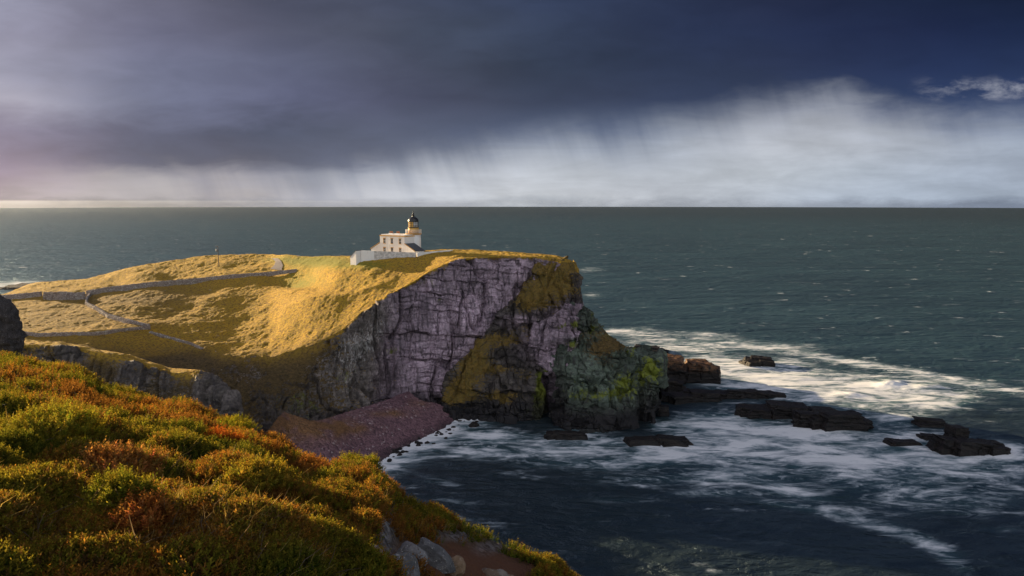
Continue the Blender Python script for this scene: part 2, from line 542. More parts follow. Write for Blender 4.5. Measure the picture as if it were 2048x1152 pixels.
def mat_sea():
    m, g = new_mat("sea_water")
    p = g.pos()
    foam = g.attr('foam')
    far = g.attr('far')
    # slow drift of the foam is drawn out along the run of the swell
    rot = g.n('ShaderNodeMapping', {'Vector': p, 'Rotation': (0, 0, math.radians(22)), 'Scale': (0.050, 0.115, 0.1)})
    big = g.noise(rot, 1.0, 9, 0.68, 0.7)
    rot2 = g.n('ShaderNodeMapping', {'Vector': p, 'Rotation': (0, 0, math.radians(10)), 'Scale': (0.19, 0.42, 0.3)})
    small = g.noise(rot2, 1.0, 5, 0.65, 0.6)
    t = g.m('ADD', g.m('MULTIPLY', big, 0.75), g.m('MULTIPLY', small, 0.25))
    t = g.m('ADD', g.m('MULTIPLY', g.m('SUBTRACT', t, 0.5), 2.3), 0.5)
    fm = g.mr(g.m('ADD', g.m('MULTIPLY', foam, 0.50), t), 0.68, 1.10)
    lz = g.noise(g.n('ShaderNodeMapping', {'Vector': p, 'Rotation': (0, 0, math.radians(14)), 'Scale': (0.07, 0.17, 0.1)}), 1.0, 5, 0.6, 1.6)
    lace = g.mr(g.m('ABSOLUTE', g.m('SUBTRACT', lz, 0.5)), 0.055, 0.0)
    fm = g.m('MAXIMUM', fm, g.m('MULTIPLY', lace, g.m('MULTIPLY', g.mr(foam, 0.08, 0.7), g.mr(small, 0.38, 0.62, 0.1, 0.75))))
    # whitecaps on the open water
    cap = g.noise(g.scl(p, 0.06, 0.075, 0.05), 1.0, 6, 0.62, 0.3)
    capf = g.m('MULTIPLY', g.mr(cap, 0.645, 0.72), g.mr(far, 0.0, 1.0))
    fm = g.m('MAXIMUM', fm, g.m('MULTIPLY', capf, 0.75))
    deep = g.mix(g.mr(g.noise(p, 0.01, 3, 0.5), 0.35, 0.65), (0.003, 0.007, 0.009, 1), (0.005, 0.012, 0.014, 1))  # near water almost black, the shade on it put into its colour
    deep = g.mix(g.mr(g.attr('open'), 0.0, 1.0), deep, g.mix(g.mr(g.noise(g.scl(p, 1, 2.2, 1), 0.006, 4, 0.6), 0.35, 0.65), (0.008, 0.027, 0.036, 1), (0.015, 0.043, 0.054, 1)))
    turq = g.mix(g.mr(foam, 0.1, 0.9), deep, (0.03, 0.075, 0.085, 1))
    wv = g.noise(g.scl(p, 0.16, 0.30, 0.2), 1.0, 6, 0.62, 0.3)
    wv2 = g.noise(g.scl(p, 0.02, 0.045, 0.03), 1.0, 4, 0.6, 0.3)
    hb = g.m('ADD', g.m('MULTIPLY', wv, 2.2), g.m('MULTIPLY', wv2, 7.0))
    bp = g.bump(hb, 1.0, 1.0)
    fr_ = g.n('ShaderNodeFresnel', {'IOR': 1.33, 'Normal': bp})
    gloss = g.n('ShaderNodeBsdfGlossy', {'Color': (0.54, 0.71, 0.82, 1), 'Roughness': 0.34, 'Normal': bp})
    dif = g.n('ShaderNodeBsdfDiffuse', {'Color': turq, 'Normal': bp})
    water = g.n('ShaderNodeMixShader', {0: g.m('MINIMUM', g.m('MULTIPLY', fr_, 0.7), 0.27), 1: dif, 2: gloss})
    fo = bsdf(g, g.mix(fm, (0.42, 0.52, 0.60, 1), (0.74, 0.76, 0.79, 1)), 0.95, None, 0.1)
    sh = g.n('ShaderNodeMixShader', {0: fm, 1: water, 2: fo})
    g.out(sh)
    return m


def mat_leaf():
    m, g = new_mat("heather_leaf")
    c = g.attr('col', 0)
    df = g.n('ShaderNodeBsdfDiffuse', {'Color': c})
    tr = g.n('ShaderNodeBsdfTranslucent', {'Color': g.mix(1.0, c, (1.5, 1.35, 0.9, 1), 'MULTIPLY')})
    g.out(g.n('ShaderNodeMixShader', {0: 0.45, 1: df, 2: tr}))
    return m


def mat_moor():
    m, g = new_mat("moorland_soil")
    p = g.pos()
    n = g.noise(p, 4, 6, 0.65)
    n2 = g.noise(p, 30, 4, 0.65)
    c = g.mix(n, (0.030, 0.026, 0.010, 1), (0.07, 0.055, 0.018, 1))
    so = g.mix(n2, (0.10, 0.045, 0.026, 1), (0.19, 0.09, 0.055, 1))
    c = g.mix(g.attr('soil'), c, so)
    rk = g.mix(g.mr(g.noise(p, 9, 6, 0.7), 0.35, 0.65), (0.07, 0.06, 0.065, 1), (0.33, 0.31, 0.32, 1))
    c = g.mix(g.attr('rocky'), c, rk)
    g.out(bsdf(g, c, 0.95, g.bump(g.m('ADD', n, n2), 0.9, 0.06), 0.15))
    return m


def mat_boulder():
    m, g = new_mat("lichened_stone")
    p = g.pos()
    n = g.noise(p, 5, 7, 0.7)
    n2 = g.noise(p, 38, 5, 0.7)
    tint = g.attr('tint', 0)
    c = g.mix(1.0, tint, g.mr(n, 0.3, 0.7, 0.6, 1.35), 'MULTIPLY')
    c = g.mix(g.mr(n2, 0.58, 0.68), c, (0.46, 0.45, 0.44, 1))
    c = g.mix(g.mr(g.noise(p, 14, 5, 0.7), 0.60, 0.72), c, (0.10, 0.085, 0.08, 1))
    g.out(bsdf(g, c, 0.9, g.bump(g.m('ADD', n, g.m('MULTIPLY', n2, 0.4)), 0.8, 0.05), 0.2))
    return m


M_TERR = mat_terrain()
M_SEAROCK = mat_searock()
M_WHITE = mat_whitewash()
M_DRY = mat_drystone()
M_PEB = mat_pebbles()
M_SEA = mat_sea()
M_LEAF = mat_leaf()
M_MOOR = mat_moor()
M_BOULDER = mat_boulder()
M_OCHRE = mat_simple("ochre_paint", (0.52, 0.30, 0.09), 0.6, 0.3, 4, 0.15)
M_SLATE = mat_simple("slate", (0.07, 0.075, 0.09), 0.6, 0.35, 2, 0.3)
M_BLACK = mat_simple("black_paint", (0.018, 0.018, 0.02), 0.35, 0.5, 3, 0.2)
M_GLASS = mat_simple("window_glass", (0.03, 0.035, 0.04), 0.08, 0.6, 1, 0.2)
M_GREYWALL = mat_simple("weathered_limewash", (0.56, 0.53, 0.51), 0.9, 0.2, 1.3, 0.35, 0.03)
M_CLAY = mat_simple("fired_clay", (0.36, 0.15, 0.07), 0.8, 0.2, 5, 0.25)
M_WOOD = mat_simple("weathered_wood", (0.13, 0.10, 0.08), 0.85, 0.2, 5, 0.3)
M_METAL = mat_simple("grey_metal", (0.20, 0.21, 0.22), 0.5, 0.4, 5, 0.15)
M_ROAD = mat_simple("worn_tarmac", (0.17, 0.15, 0.15), 0.9, 0.2, 2.0, 0.25)
M_BLIND = mat_simple("lantern_blind", (0.62, 0.36, 0.10), 0.6, 0.3, 4, 0.1)
M_LENS = mat_simple("lantern_glass", (0.55, 0.56, 0.58), 0.12, 0.6, 3, 0.1)


# ------------------------------------------------------------------ the headland
def blocky(p, s, th, wd, seed):
    """offset of bedded, jointed rock at p; s runs along the face"""
    wp = fbm(p * 0.16, 3, seed=seed + 3)
    t = p[..., 2] + 0.10 * s + wp * 1.4
    t = t / th + 0.35 * np.sin(t * 0.7 / th)
    k = np.floor(t)
    fk = t - k
    ww = wd * (0.5 + 1.6 * hsh(k, 5, 0, seed))
    q = (s + wp * 1.3) / ww + 9 * hsh(k, 1, 0, seed)
    j = np.floor(q)
    fj = q - j
    h = hsh(k, j, 0, seed) - 0.5 + 0.6 * (hsh(k, 77, 0, seed) - 0.5)
    ek = sstep(0.26, 0.03, np.minimum(fk, 1 - fk) * th) * sstep(-0.12, 0.32, fbm(p * 0.13, 3, seed=seed + 41))
    ej = sstep(0.26, 0.03, np.minimum(fj, 1 - fj) * ww) * (hsh(k, j + (fj > 0.5), 13, seed) > 0.3) * sstep(-0.42, 0.1, fbm(p * 0.2, 2, seed=seed + 42))
    return h, np.maximum(ek, 0.8 * ej), hsh(k, j, 31, seed)


def rock_displace(p, n, grass, ribs, seed, amp=1.0):
    s = p[..., 0] + 0.35 * p[..., 1]
    h1, e1, b1 = blocky(p, s, 2.1, 2.8, seed)
    h2, e2, b2 = blocky(p, s, 5.6, 7.0, seed + 11)
    q = p.copy()
    q[..., 2] *= 0.10
    rib = 1 - np.abs(fbm(q * 0.33, 4, 0.55, seed + 5)) * 2.6
    f = fbm(p * 0.10, 5, 0.5, seed + 8) * 1.5
    rk = amp * ((1 - 0.75 * ribs) * (h1 * 0.8 - e1 * 0.25 + h2 * 2.3 - e2 * 0.6) + ribs * (rib * 1.7 + h1 * 0.35) + f * 1.3)
    q2 = p * np.array([0.13, 0.13, 0.022])
    cl = sstep(0.10, 0.0, np.abs(fbm(q2, 3, 0.5, seed + 61) - 0.05))
    cl2 = sstep(0.09, 0.0, np.abs(fbm(q2 * 2.6, 3, 0.5, seed + 62)))
    rk = rk - amp * (2.2 * cl + 0.6 * cl2)
    rk = rk + 0.10 * fbm(p * 0.9, 3, 0.6, seed + 21)
    global JOINT
    JOINT = (np.clip(np.maximum(e1 * 0.75, e2) * (1 - 0.6 * ribs), 0, 1), 0.6 * b1 + 0.4 * b2)
    gs = 0.9 * fbm(p * 0.055, 3, 0.5, seed + 37) + 0.45 * fbm(p * 0.16, 4, 0.5, seed + 31) + 0.17 * (0.4 - np.abs(fbm(p * np.array([0.45, 0.3, 0.4]), 4, 0.6, seed + 35)) * 2) + 0.09 * fbm(p * 0.8, 3, 0.6, seed + 33)
    g = grass[..., None]
    return p + n * (rk[..., None] * (1 - g)) + np.array([0, 0, 1.0]) * (gs[..., None] * g)


parts = []          # verts, faces, attrs of each sheet of the headland


def add_sheet(p, grass, tint, green=0, brown=0, moss=0, white=0, stony=0, ledge=0):
    nu, nv = p.shape[:2]
    off = sum(len(a[0]) for a in parts)
    z = np.zeros((nu, nv))
    nz = normals(p)[..., 2]
    grass = np.clip(grass + ledge * sstep(0.25, 0.75, nz + 0.2 * fbm(p * 0.5, 3, seed=7)) * (grass < 0.9), 0, 1)
    parts.append((p.reshape(-1, 3), grid_faces(nu, nv, off),
                  dict(grass=(grass + z).ravel(), green=(green + z).ravel(), brown=(brown + z).ravel(),
                       moss=(moss + z).ravel(), white=(white + z).ravel(), stony=(stony + z).ravel(), joint=JOINT[0].ravel(), block=JOINT[1].ravel()),
                  (tint + z[..., None]).reshape(-1, 3)))


PURPLE = np.array([0.355, 0.268, 0.325])
GREY = np.array([0.165, 0.14, 0.13])
BLACKR = np.array([0.05, 0.045, 0.045])  # black rock; also paints in shade at the cliff foot and notch
GREENR = np.array([0.125, 0.16, 0.125])

ST = [  # px, then (py, D) of: foot, mid face, brink, slope, upper slope, crest
    (-420, (740,170),(720,178),(700,186),(662,200),(600,255),(592,290)),
    (0,    (730,172),(712,180),(692,188),(660,202),(605,255),(588,285)),
    (60,   (730,172),(712,180),(692,188),(662,203),(605,255),(567,300)),
    (170,  (735,172),(718,180),(698,188),(661,204),(600,258),(556,305)),
    (266,  (745,178),(730,186),(712,194),(655,214),(585,265),(533,310)),
    (350,  (765,188),(745,195),(705,203),(650,225),(570,275),(520,318)),
    (403,  (800,182),(755,192),(700,205),(645,230),(560,280),(512,322)),
    (453,  (835,176),(775,187),(712,202),(645,232),(556,280),(509,322)),
    (531,  (850,178),(790,188),(716,201),(630,236),(548,282),(509,318)),
    (578,  (845,183),(790,191),(704,202),(612,231),(545,275),(511,300)),
    (620,  (858,186),(790,194),(690,203),(600,226),(540,266),(511.5,290)),
    (680,  (862,192),(780,198),(660,206),(590,222),(526,247),(512,276)),
    (740,  (845,201),(760,204),(614,211),(572,221),(521,242),(510,270)),
    (800,  (822,208),(740,210),(578,216),(553,225),(515,243),(506,264)),
    (860,  (810,213),(700,217),(545,222),(530,230),(508,245),(501,258)),
    (920,  (815,214),(690,219),(520,226),(513,233),(505,245),(499.5,254)),
    (1000, (815,214),(690,222),(511,232),(508,236),(505,240),(501,248)),
    (1074, (815,214),(690,223),(514,231),(511,234),(509,238),(506.5,244)),
    (1110, (815,214),(690,222),(520,230),(515,233),(512,236),(510,240)),
    (1140, (815,213),(690,221),(530,228),(524,231),(521,233),(519,236)),
    (1158, (815,213),(690,222),(570,229),(550,232),(542,234),(537,237)),
]
ctrl, us = [], []
for s in ST:
    px = s[0]
    r = [(px, py, D) for py, D in s[1:]]
    z1 = float(P(px, *s[1])[2])
    zc = float(P(px, *s[6])[2])
    D1, Dc = s[1][1], s[6][1]
    r.insert(0, (px, py_of(D1 - 4, z1 - 11), D1 - 4))
    r.append((px, py_of(Dc + 18, zc - 3.0), Dc + 18))
    r.append((px, py_of(Dc + 34, zc - 16), Dc + 34))
    r.append((px, py_of(Dc + 46, -4), Dc + 46))
    ctrl.append(r)
    us.append(px)
side = [(1152 - 6 * (i > 5), py_of(252 + i, z), 252 + i) for i, z in enumerate((-4, 6, 22, 36, 40, 42, 43, 38, 25, -4))]
ctrl.append(side)
us.append(1225)
qa, ua, va = loft(us, ctrl, 1150, [6, 90, 110, 110, 120, 60, 26, 24, 20], False)
pa = P(qa[..., 0], qa[..., 1], qa[..., 2])
na = normals(pa)
PXa, PYa = qa[..., 0], qa[..., 1]
V = np.broadcast_to(va, PXa.shape)
edge_n = fbm(pa * 0.07, 4, seed=2)
grassA = sstep(2.93, 3.03, V + 0.16 * edge_n * sstep(1050, 800, PXa))
# left of the gully everything is turf, and the foot of the slope there is rough grass among rock
grassA = np.maximum(grassA, sstep(560, 470, PXa + 60 * edge_n) * np.clip(0.62 + 0.6 * edge_n, 0, 1))
grassA = np.maximum(grassA, sstep(430, 380, PXa))
grassA = np.maximum(grassA, blobs(PXa, PYa, [(585,790,60,60,.36),(520,760,60,70,.5),(590,710,70,40,.62),(660,790,35,40,.25),(540,720,50,40,.5),(640,690,40,20,.5)]) * (0.7 + 0.9 * edge_n))
grassA = np.clip(grassA, 0, 1)
grassA[V > 7.2] *= 0.6
ribs = sstep(800, 740, PXa + 25 * edge_n)
# a hollow in the crest by the old wall and knolls on the turf
dip = blobs(PXa, PYa, [(590,556,45,18,-3.2),(235,566,26,10,-1.8),(300,548,30,8,1.2),(440,600,60,22,1.0),(330,590,60,15,0.8),(640,600,50,18,0.9)])
pa2 = rock_displace(pa, na, sstep(0.25, 0.75, grassA), ribs, 3)
pa2[..., 2] += dip * (V < 7)
gr_top = sstep(2.9, 3.3, V)
tintA = (PURPLE * (1 - ribs[..., None]) + GREY * ribs[..., None])
greenA = blobs(PXa, PYa, [(640,522,70,14,1.0),(560,520,60,8,.5),(600,552,40,14,.7),(740,530,60,10,.6),(700,560,80,14,.3),(560,640,140,40,.16),(430,540,120,20,.2),(760,600,60,30,.15),(950,505,100,6,.3)])
brownA = np.clip(sstep(3.3, 2.6, V) * sstep(800, 640, PXa) * 0.95 + blobs(PXa, PYa, [(250,600,120,12,.35),(200,700,200,16,.4),(110,635,200,45,.5),(330,590,110,36,.3)]), 0, 1)  # left-field blobs brown the turf in place of dim grazing light
mossA = blobs(PXa, PYa, [(790,700,14,10,.7),(880,600,8,8,.6),(600,810,50,40,.5),(690,760,30,40,.35),(850,560,60,20,.35)])
whiteA = blobs(PXa, PYa, [(720,690,40,40,.9),(760,650,30,30,.6),(650,700,40,40,.5),(700,760,30,50,.6),(820,600,60,20,.3),(480,790,40,60,.6),(560,700,40,30,.4)])
stonyA = blobs(PXa, PYa, [(390,590,90,20,1.0),(330,640,60,20,.7),(440,700,40,60,1),(640,600,80,40,.4)])
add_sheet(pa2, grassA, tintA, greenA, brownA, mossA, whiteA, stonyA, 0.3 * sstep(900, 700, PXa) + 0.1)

_hi = {}
_r0, _r1 = int(np.searchsorted(va, 3.0)), int(np.searchsorted(va, 7.0))


def ground(px, py):
    """point of the turf seen at (px, py)"""
    i = int(np.clip(round((px - us[0]) / (us[-1] - us[0]) * (len(ua) - 1)), 0, len(ua) - 1))
    colpy = PYa[i, _r0:_r1]
    j = int(np.argmin(np.abs(colpy - py)))
    # displaced height is taken where the column stands
    b = pa2[i, _r0 + j]
    return np.array([pa[i, _r0 + j, 0], pa[i, _r0 + j, 1], b[2]])


# the near bank of the gully
BK = [(-420, 672, 178), (0, 685, 174), (80, 688, 173), (156, 698, 172), (219, 711, 171), (266, 722, 170), (312, 735, 169),
      (345, 744, 168), (389, 746, 167), (419, 760, 165), (437, 774, 163), (461, 815, 160), (468, 850, 163), (462, 850, 175)]
ctrlb = []
for px, py, D in BK:
    z = float(P(px, py, D)[2])
    ctrlb.append([(px - 10, py_of(D - 13, z - 30), D - 13), (px - 3, py_of(D - 8, z - 18), D - 8), (px, py_of(D - 4, z - 7.5), D - 4),
                  (px, py, D), (px, py_of(D + 7, z - 0.7), D + 7), (px - 6, py_of(D + 22, z - 7.5), D + 22)])
ub = [-420, 0, 80, 156, 219, 266, 312, 345, 389, 419, 437, 461, 490, 520]
qb, _, vb = loft(ub, ctrlb, 620, [30, 46, 40, 30, 40])
pb = P(qb[..., 0], qb[..., 1], qb[..., 2])
nb = normals(pb)
eb = fbm(pb * 0.08, 4, seed=12)
Vb = np.broadcast_to(vb, qb.shape[:2])
gb = sstep(2.55, 2.95, Vb + 0.5 * eb)
gb = np.clip(np.maximum(gb, (0.45 + 1.3 * eb) * sstep(430, 380, qb[..., 0])), 0, 1) * sstep(440, 370, qb[..., 0] + 30 * eb)
gb = np.maximum(gb, np.clip(0.52 + 1.1 * eb, 0, 0.85) * sstep(400, 350, qb[..., 0]))
pb2 = rock_displace(pb, nb, gb, np.full(gb.shape, 0.45), 23, 1.1)
add_sheet(pb2, gb, GREY * 0.75, 0, np.clip(sstep(3.0, 2.4, Vb), 0, 1), 0, 0.35 * sstep(2.8, 2.2, Vb), 0.3)

# the grassy buttress below the brow
BR = [(880, 890, 1103, 203.0), (850, 886, 1102, 206), (800, 868, 1102, 209), (750, 886, 1100, 212), (700, 931, 1104, 215), (640, 978, 1142, 219),
      (600, 1020, 1160, 222), (560, 1048, 1161, 225), (532, 1066, 1152, 228), (515, 1085, 1130, 232), (514, 1090, 1130, 240)]
fr = [0, 0.04, 0.25, 0.5, 0.75, 0.97, 1.0]
dd = [15, 1.0, 0, -1.0, -0.6, 1.5, 24]
ctrlB = []
for f, e in zip(fr, dd):
    row = []
    for k, (py, a, b, D) in enumerate(BR):
        ff = f
        x = a + (b - a) * ff - (5 if e == 24 else 0)
        if k == 0:
            row.append((x, py_of(D + e, -4.0), D + e))
        elif k == len(BR) - 1:
            row.append((x, py + 6, D + e))
        else:
            row.append((x, py, D + e))
    ctrlB.append(row)
qB, _, vB = loft([0, .12, .3, .55, .8, 1.0, 1.2], ctrlB, 420, [10, 40, 40, 40, 48, 32, 32, 24, 16, 12])
jit = np.concatenate([qB[..., :2] * 0.02, np.zeros(qB.shape[:2] + (1,))], -1)
qB[..., 0] += 13 * fbm(jit, 4, 0.55, 66) * (np.abs(qB[..., 1] - 1000) > 1)
qB[..., 2] += 2.2 * fbm(jit * 1.4, 3, 0.5, 75)
pB = P(qB[..., 0], qB[..., 1], qB[..., 2])
nB = normals(pB)
xB, yB = qB[..., 0], qB[..., 1]
eB = fbm(pB * 0.09, 4, seed=42)
gB = blobs(xB, yB, [(1100,570,60,50,.9),(1060,600,50,30,.7),(1120,530,40,18,.6),(1010,680,60,18,.8),(1060,655,40,14,.55),(950,720,35,30,.75),
                    (925,775,40,30,.7),(990,790,50,8,.55),(960,800,60,6,.5),(1000,740,40,14,.5),(1060,750,30,20,.4),(900,800,20,14,.4)])
gB = np.clip(gB * (0.8 + 1.1 * eB), 0, 0.74)
pB2 = rock_displace(pB, nB, 0.6 * gB, np.zeros(gB.shape), 57, 1.0)
tB = GREY * 0.5 + (PURPLE - GREY * 0.5) * np.clip(blobs(xB, yB, [(1130,640,40,40,1.0),(1040,640,40,10,.8),(1085,690,40,30,1.0)]), 0, 1)[..., None]
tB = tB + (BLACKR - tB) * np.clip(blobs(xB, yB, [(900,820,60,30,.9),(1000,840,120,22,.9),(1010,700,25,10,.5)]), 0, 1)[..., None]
mB = blobs(xB, yB, [(1085,775,14,34,1.5),(1080,820,18,30,.9),(1095,660,12,10,.7),(1150,640,14,10,.5),(1040,825,40,12,.35)])
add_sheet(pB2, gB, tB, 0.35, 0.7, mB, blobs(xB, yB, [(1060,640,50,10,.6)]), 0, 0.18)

# the jutting purple block
CR = [(740, 1095, 1140, 222), (757, 1100, 1134, 214), (738, 1085, 1146, 210.5), (700, 1056, 1162, 211), (662, 1054, 1170, 212.5), (622, 1104, 1169, 216),
      (606, 1124, 1167, 219), (606, 1124, 1167, 229)]
ctrlC = []
for f, e in zip([0, .03, .35, .7, .97, 1.0], [9, 1.5, -0.3, -0.5, 0.8, 16]):
    ctrlC.append([(a + (b - a) * f, py, D + e) for py, a, b, D in CR])
qC, _, vC = loft([0, .12, .4, .75, 1.0, 1.15], ctrlC, 190, [16, 20, 36, 36, 36, 16, 14])
jit = np.concatenate([qC[..., :2] * 0.02, np.zeros(qC.shape[:2] + (1,))], -1)
qC[..., 0] += 13 * fbm(jit, 4, 0.55, 67) * (np.abs(qC[..., 1] - 1000) > 1)
qC[..., 2] += 2.2 * fbm(jit * 1.4, 3, 0.5, 76)
pC = P(qC[..., 0], qC[..., 1], qC[..., 2])
pC2 = rock_displace(pC, normals(pC), np.zeros(pC.shape[:2]), np.zeros(pC.shape[:2]), 83, 0.75)
mC = blobs(qC[..., 0], qC[..., 1], [(1150,690,16,8,1.2),(1155,650,14,10,.9),(1120,650,14,8,.6)])
tC = PURPLE * 1.08 + (np.array([0.03, 0.07, 0.03]) - PURPLE) * np.clip(blobs(qC[..., 0], qC[..., 1], [(1148,684,18,9,1.0)]), 0, 1)[..., None]
add_sheet(pC2, np.zeros(pC.shape[:2]), tC, 0, 0, mC, 0.1, 0)

# the lower outer buttress with its pillar
DS = [(1104, 645, 222, 856), (1130, 622, 222, 858), (1163, 610, 221, 861), (1180, 617, 220, 862), (1201, 645, 219, 862), (1223, 672, 218, 862),
      (1258, 695, 217, 860), (1278, 702, 216, 853), (1286, 702, 217, 849), (1300, 704, 215.5, 848), (1314, 714, 214, 848), (1324, 757, 212, 846)]
ctrlD, uD = [], []
for px, yt, Dt, yb in DS:
    Db = float(D_of(yb, 0.0))
    row = [(px, py_of(Db - 2, -4.0), Db - 2)]
    for t, bulge in ((0, 0), (.35, -1.2), (.65, -1.0), (.88, -0.6), (1, 0)):
        xx = px - (8 * (1 - t) if px > 1310 else 0)
        row.append((xx, yb + (yt - yb) * t, Db + (Dt - Db) * t ** 1.2 + bulge))
    zt = float(P(px, yt, Dt)[2])
    row.append((px, py_of(Dt + 8, zt - 1.5), Dt + 8))
    row.append((px, py_of(Dt + 26, -4), Dt + 26))
    ctrlD.append(row)
    uD.append(px)
ctrlD.append([(1312, y, D + 10) for _, y, D in ctrlD[-1]])
uD.append(1350)
qD, _, vD = loft(uD, ctrlD, 420, [10, 66, 60, 44, 26, 16, 30])
jit = np.concatenate([qD[..., :2] * 0.02, np.zeros(qD.shape[:2] + (1,))], -1)
qD[..., 0] += 13 * fbm(jit, 4, 0.55, 68) * (np.abs(qD[..., 1] - 1000) > 1)
qD[..., 2] += 2.2 * fbm(jit * 1.4, 3, 0.5, 77)
pD = P(qD[..., 0], qD[..., 1], qD[..., 2])
nD = normals(pD)
xD, yD = qD[..., 0], qD[..., 1]
eD = fbm(pD * 0.1, 4, seed=62)
gD = np.clip(blobs(xD, yD, [(1180,670,40,30,.5),(1200,700,40,20,.5),(1230,690,30,10,.5),(1215,730,30,12,.3)]) * (0.9 + 1.2 * eD), 0, 1)
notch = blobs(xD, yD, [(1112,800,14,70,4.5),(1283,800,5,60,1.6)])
pD2 = rock_displace(pD - nD * notch[..., None], nD, 0.5 * gD, np.zeros(gD.shape), 73, 0.95)
tD = GREENR * 0.8 + (BLACKR - GREENR * 0.8) * np.clip(blobs(xD, yD, [(1110,800,22,70,1),(1150,840,160,16,.9),(1170,640,30,30,.4),(1300,820,30,40,.8),(1250,850,80,14,.8)]), 0, 1)[..., None]  # dark blobs deepen the shade of the notch and foot in the tint
mD = blobs(xD, yD, [(1250,770,30,26,.9),(1300,740,18,26,1.4),(1200,790,50,10,.6),(1190,660,20,20,.5),(1150,770,40,30,.3),(1215,676,12,10,.8),(1265,700,8,8,.7),(1190,620,8,10,.6)])
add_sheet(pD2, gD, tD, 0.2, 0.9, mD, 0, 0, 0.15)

hv = np.concatenate([a[0] for a in parts])
hf = np.concatenate([a[1] for a in parts])
ha = {k: np.concatenate([a[2][k] for a in parts]) for k in parts[0][2]}
hc = np.concatenate([a[3] for a in parts])
tag(make('headland', hv, hf, M_TERR, attrs=ha, cols={'tint': hc}, smooth=(ha['grass'][hf].mean(1) > 0.5)), kind='structure')

# ------------------------------------------------------------------ beach
BS = [((935, 833), (868, 806, 4.5)), ((913, 841), (858, 806, 5.0)), ((872, 866), (835, 802, 6.0)), ((810, 891), (780, 822, 6.0)), ((747, 925), (700, 848, 6.5)),
      ((690, 960), (640, 862, 8.0)), ((600, 1000), (575, 846, 10.0)), ((480, 1050), (520, 890, 11.0)), ((420, 1060), (455, 960, -1.5))]
ctrl, us2 = [], []
for i, ((wx, wy), (ux, uy, uz)) in enumerate(BS):
    Dw, Du = float(D_of(wy, 0.0)), float(D_of(uy, uz))
    w3, u3 = P(wx, wy, Dw), P(ux, uy, Du)
    o3 = w3 + (w3 - u3) / np.linalg.norm(w3 - u3) * 9
    o3[2] = -1.6
    m3 = (w3 + u3) / 2
    m3[2] = uz * 0.42
    b3 = u3 + (u3 - w3) / np.linalg.norm(u3 - w3) * 7
    b3[2] = uz + 1.2
    ctrl.append([o3, w3, m3, u3, b3])
    us2.append(-float(w3[0]))
pp, _, vv = loft(us2, np.array(ctrl), 330, [26, 70, 70, 30])
f1, f2, cid = worley(pp[..., 0] * 1.5, pp[..., 1] * 1.5, 5)
Vq = np.broadcast_to(vv, pp.shape[:2])
pp[..., 2] += 0.30 * (0.45 - f1) + 0.5 * fbm(pp * 0.12, 3, seed=9)
rx, ry = project(pp)
rus = np.clip(blobs(rx, ry, [(640,850,70,26,1.0),(580,850,60,40,1),(700,858,40,10,.9),(780,826,40,7,.9),(840,806,20,8,.7)]) * (0.8 + fbm(pp * .3, 3, seed=4)), 0, 1)
wet = sstep(1.5, 0.85, Vq + 0.3 * fbm(pp * 0.3, 3, seed=6))
tag(make('beach', pp.reshape(-1, 3), grid_faces(*pp.shape[:2])[:, ::-1].copy(), M_PEB, attrs=dict(rusty=rus, wet=wet)), kind='structure')

# ------------------------------------------------------------------ sea
ang = np.concatenate([np.radians(np.linspace(-180, -44, 40, endpoint=False)), np.radians(np.linspace(-44, 44, 1050)), np.radians(np.linspace(44, 180, 41)[1:])])
rad = np.concatenate([[1.0, 30, 60, 90], np.arange(105, 330, 0.55), 330 * np.exp(np.linspace(0.004, math.log(8200 / 330.0), 150))])
A, R = np.meshgrid(ang, rad, indexing='ij')
ps = np.stack([R * np.sin(A), R * np.cos(A), np.zeros_like(R)], -1)
sx, sy = project(ps)
sx = np.where(ps[..., 1] > 1, sx, -9999)
FOAM = [
    (1250,664,60,9,1.0),(1330,688,110,18,.75),(1420,722,70,26,.8),(1500,745,110,26,.85),(1620,765,140,24,.75),(1760,785,150,30,1.05),(1880,803,70,16,.7),
    (1640,715,180,7,.65,9),(1800,738,220,6,.6,10),(1960,775,120,8,.5,10),(1480,690,120,9,.5,5),(1600,690,90,5,.45,4),(1420,668,60,5,.4,3),(1720,800,230,34,.35),(1500,780,80,10,.6),
    (1390,850,60,26,.75),(1470,850,80,30,.6),(1560,880,120,30,.62),(1700,895,160,28,.7,6),(1880,930,200,26,.8,6),(1960,905,120,24,.6),(1600,865,160,34,.35),(1555,970,60,12,.4,8),(1430,955,70,12,.4),(1800,840,60,16,.6),(2000,905,60,16,.8),
    (1830,875,70,14,.7),(1440,905,170,20,.5),(1650,945,200,24,.35,8),(1340,895,60,14,.8),(1400,890,22,12,.8),(1140,868,40,7,.9),(1230,880,60,8,.7),
    (960,875,60,18,.75),(930,905,70,14,.55),(1050,880,90,12,.45),(1010,905,90,14,.4),(1150,895,80,12,.4),(870,960,60,10,.3,10),(900,1000,60,6,.4,8),(900,1030,70,5,.35,10),
    (1230,930,110,12,.45),(1270,960,120,14,.3),(1470,945,60,10,.5),(1420,985,90,8,.4),(1600,990,60,10,.45,12),(1240,1000,100,8,.3),
    (1720,1045,110,12,.42,16),(1850,1080,110,14,.42,20),(1900,1120,60,16,.5,30),(1560,1010,80,8,.3,10),(2000,1060,60,8,.3),(1100,930,120,10,.25),
    (1500,940,320,50,.22),(1850,985,220,50,.30,6),(1650,1010,260,40,.16),(1250,905,200,24,.3),(1130,905,90,18,.3),(1420,880,120,30,.25),(1000,870,60,8,.5),(1180,862,50,5,.7),(1320,850,20,10,.7),(1950,1000,120,30,.2),
    (1560,1090,120,8,.22,10),(1300,1060,100,6,.2),(30,566,60,5,1.0),(0,574,80,6,.9),(1570,725,40,8,.9),(1480,728,40,7,.9),(1180,540,30,5,.6),(1185,590,20,5,.6),
]
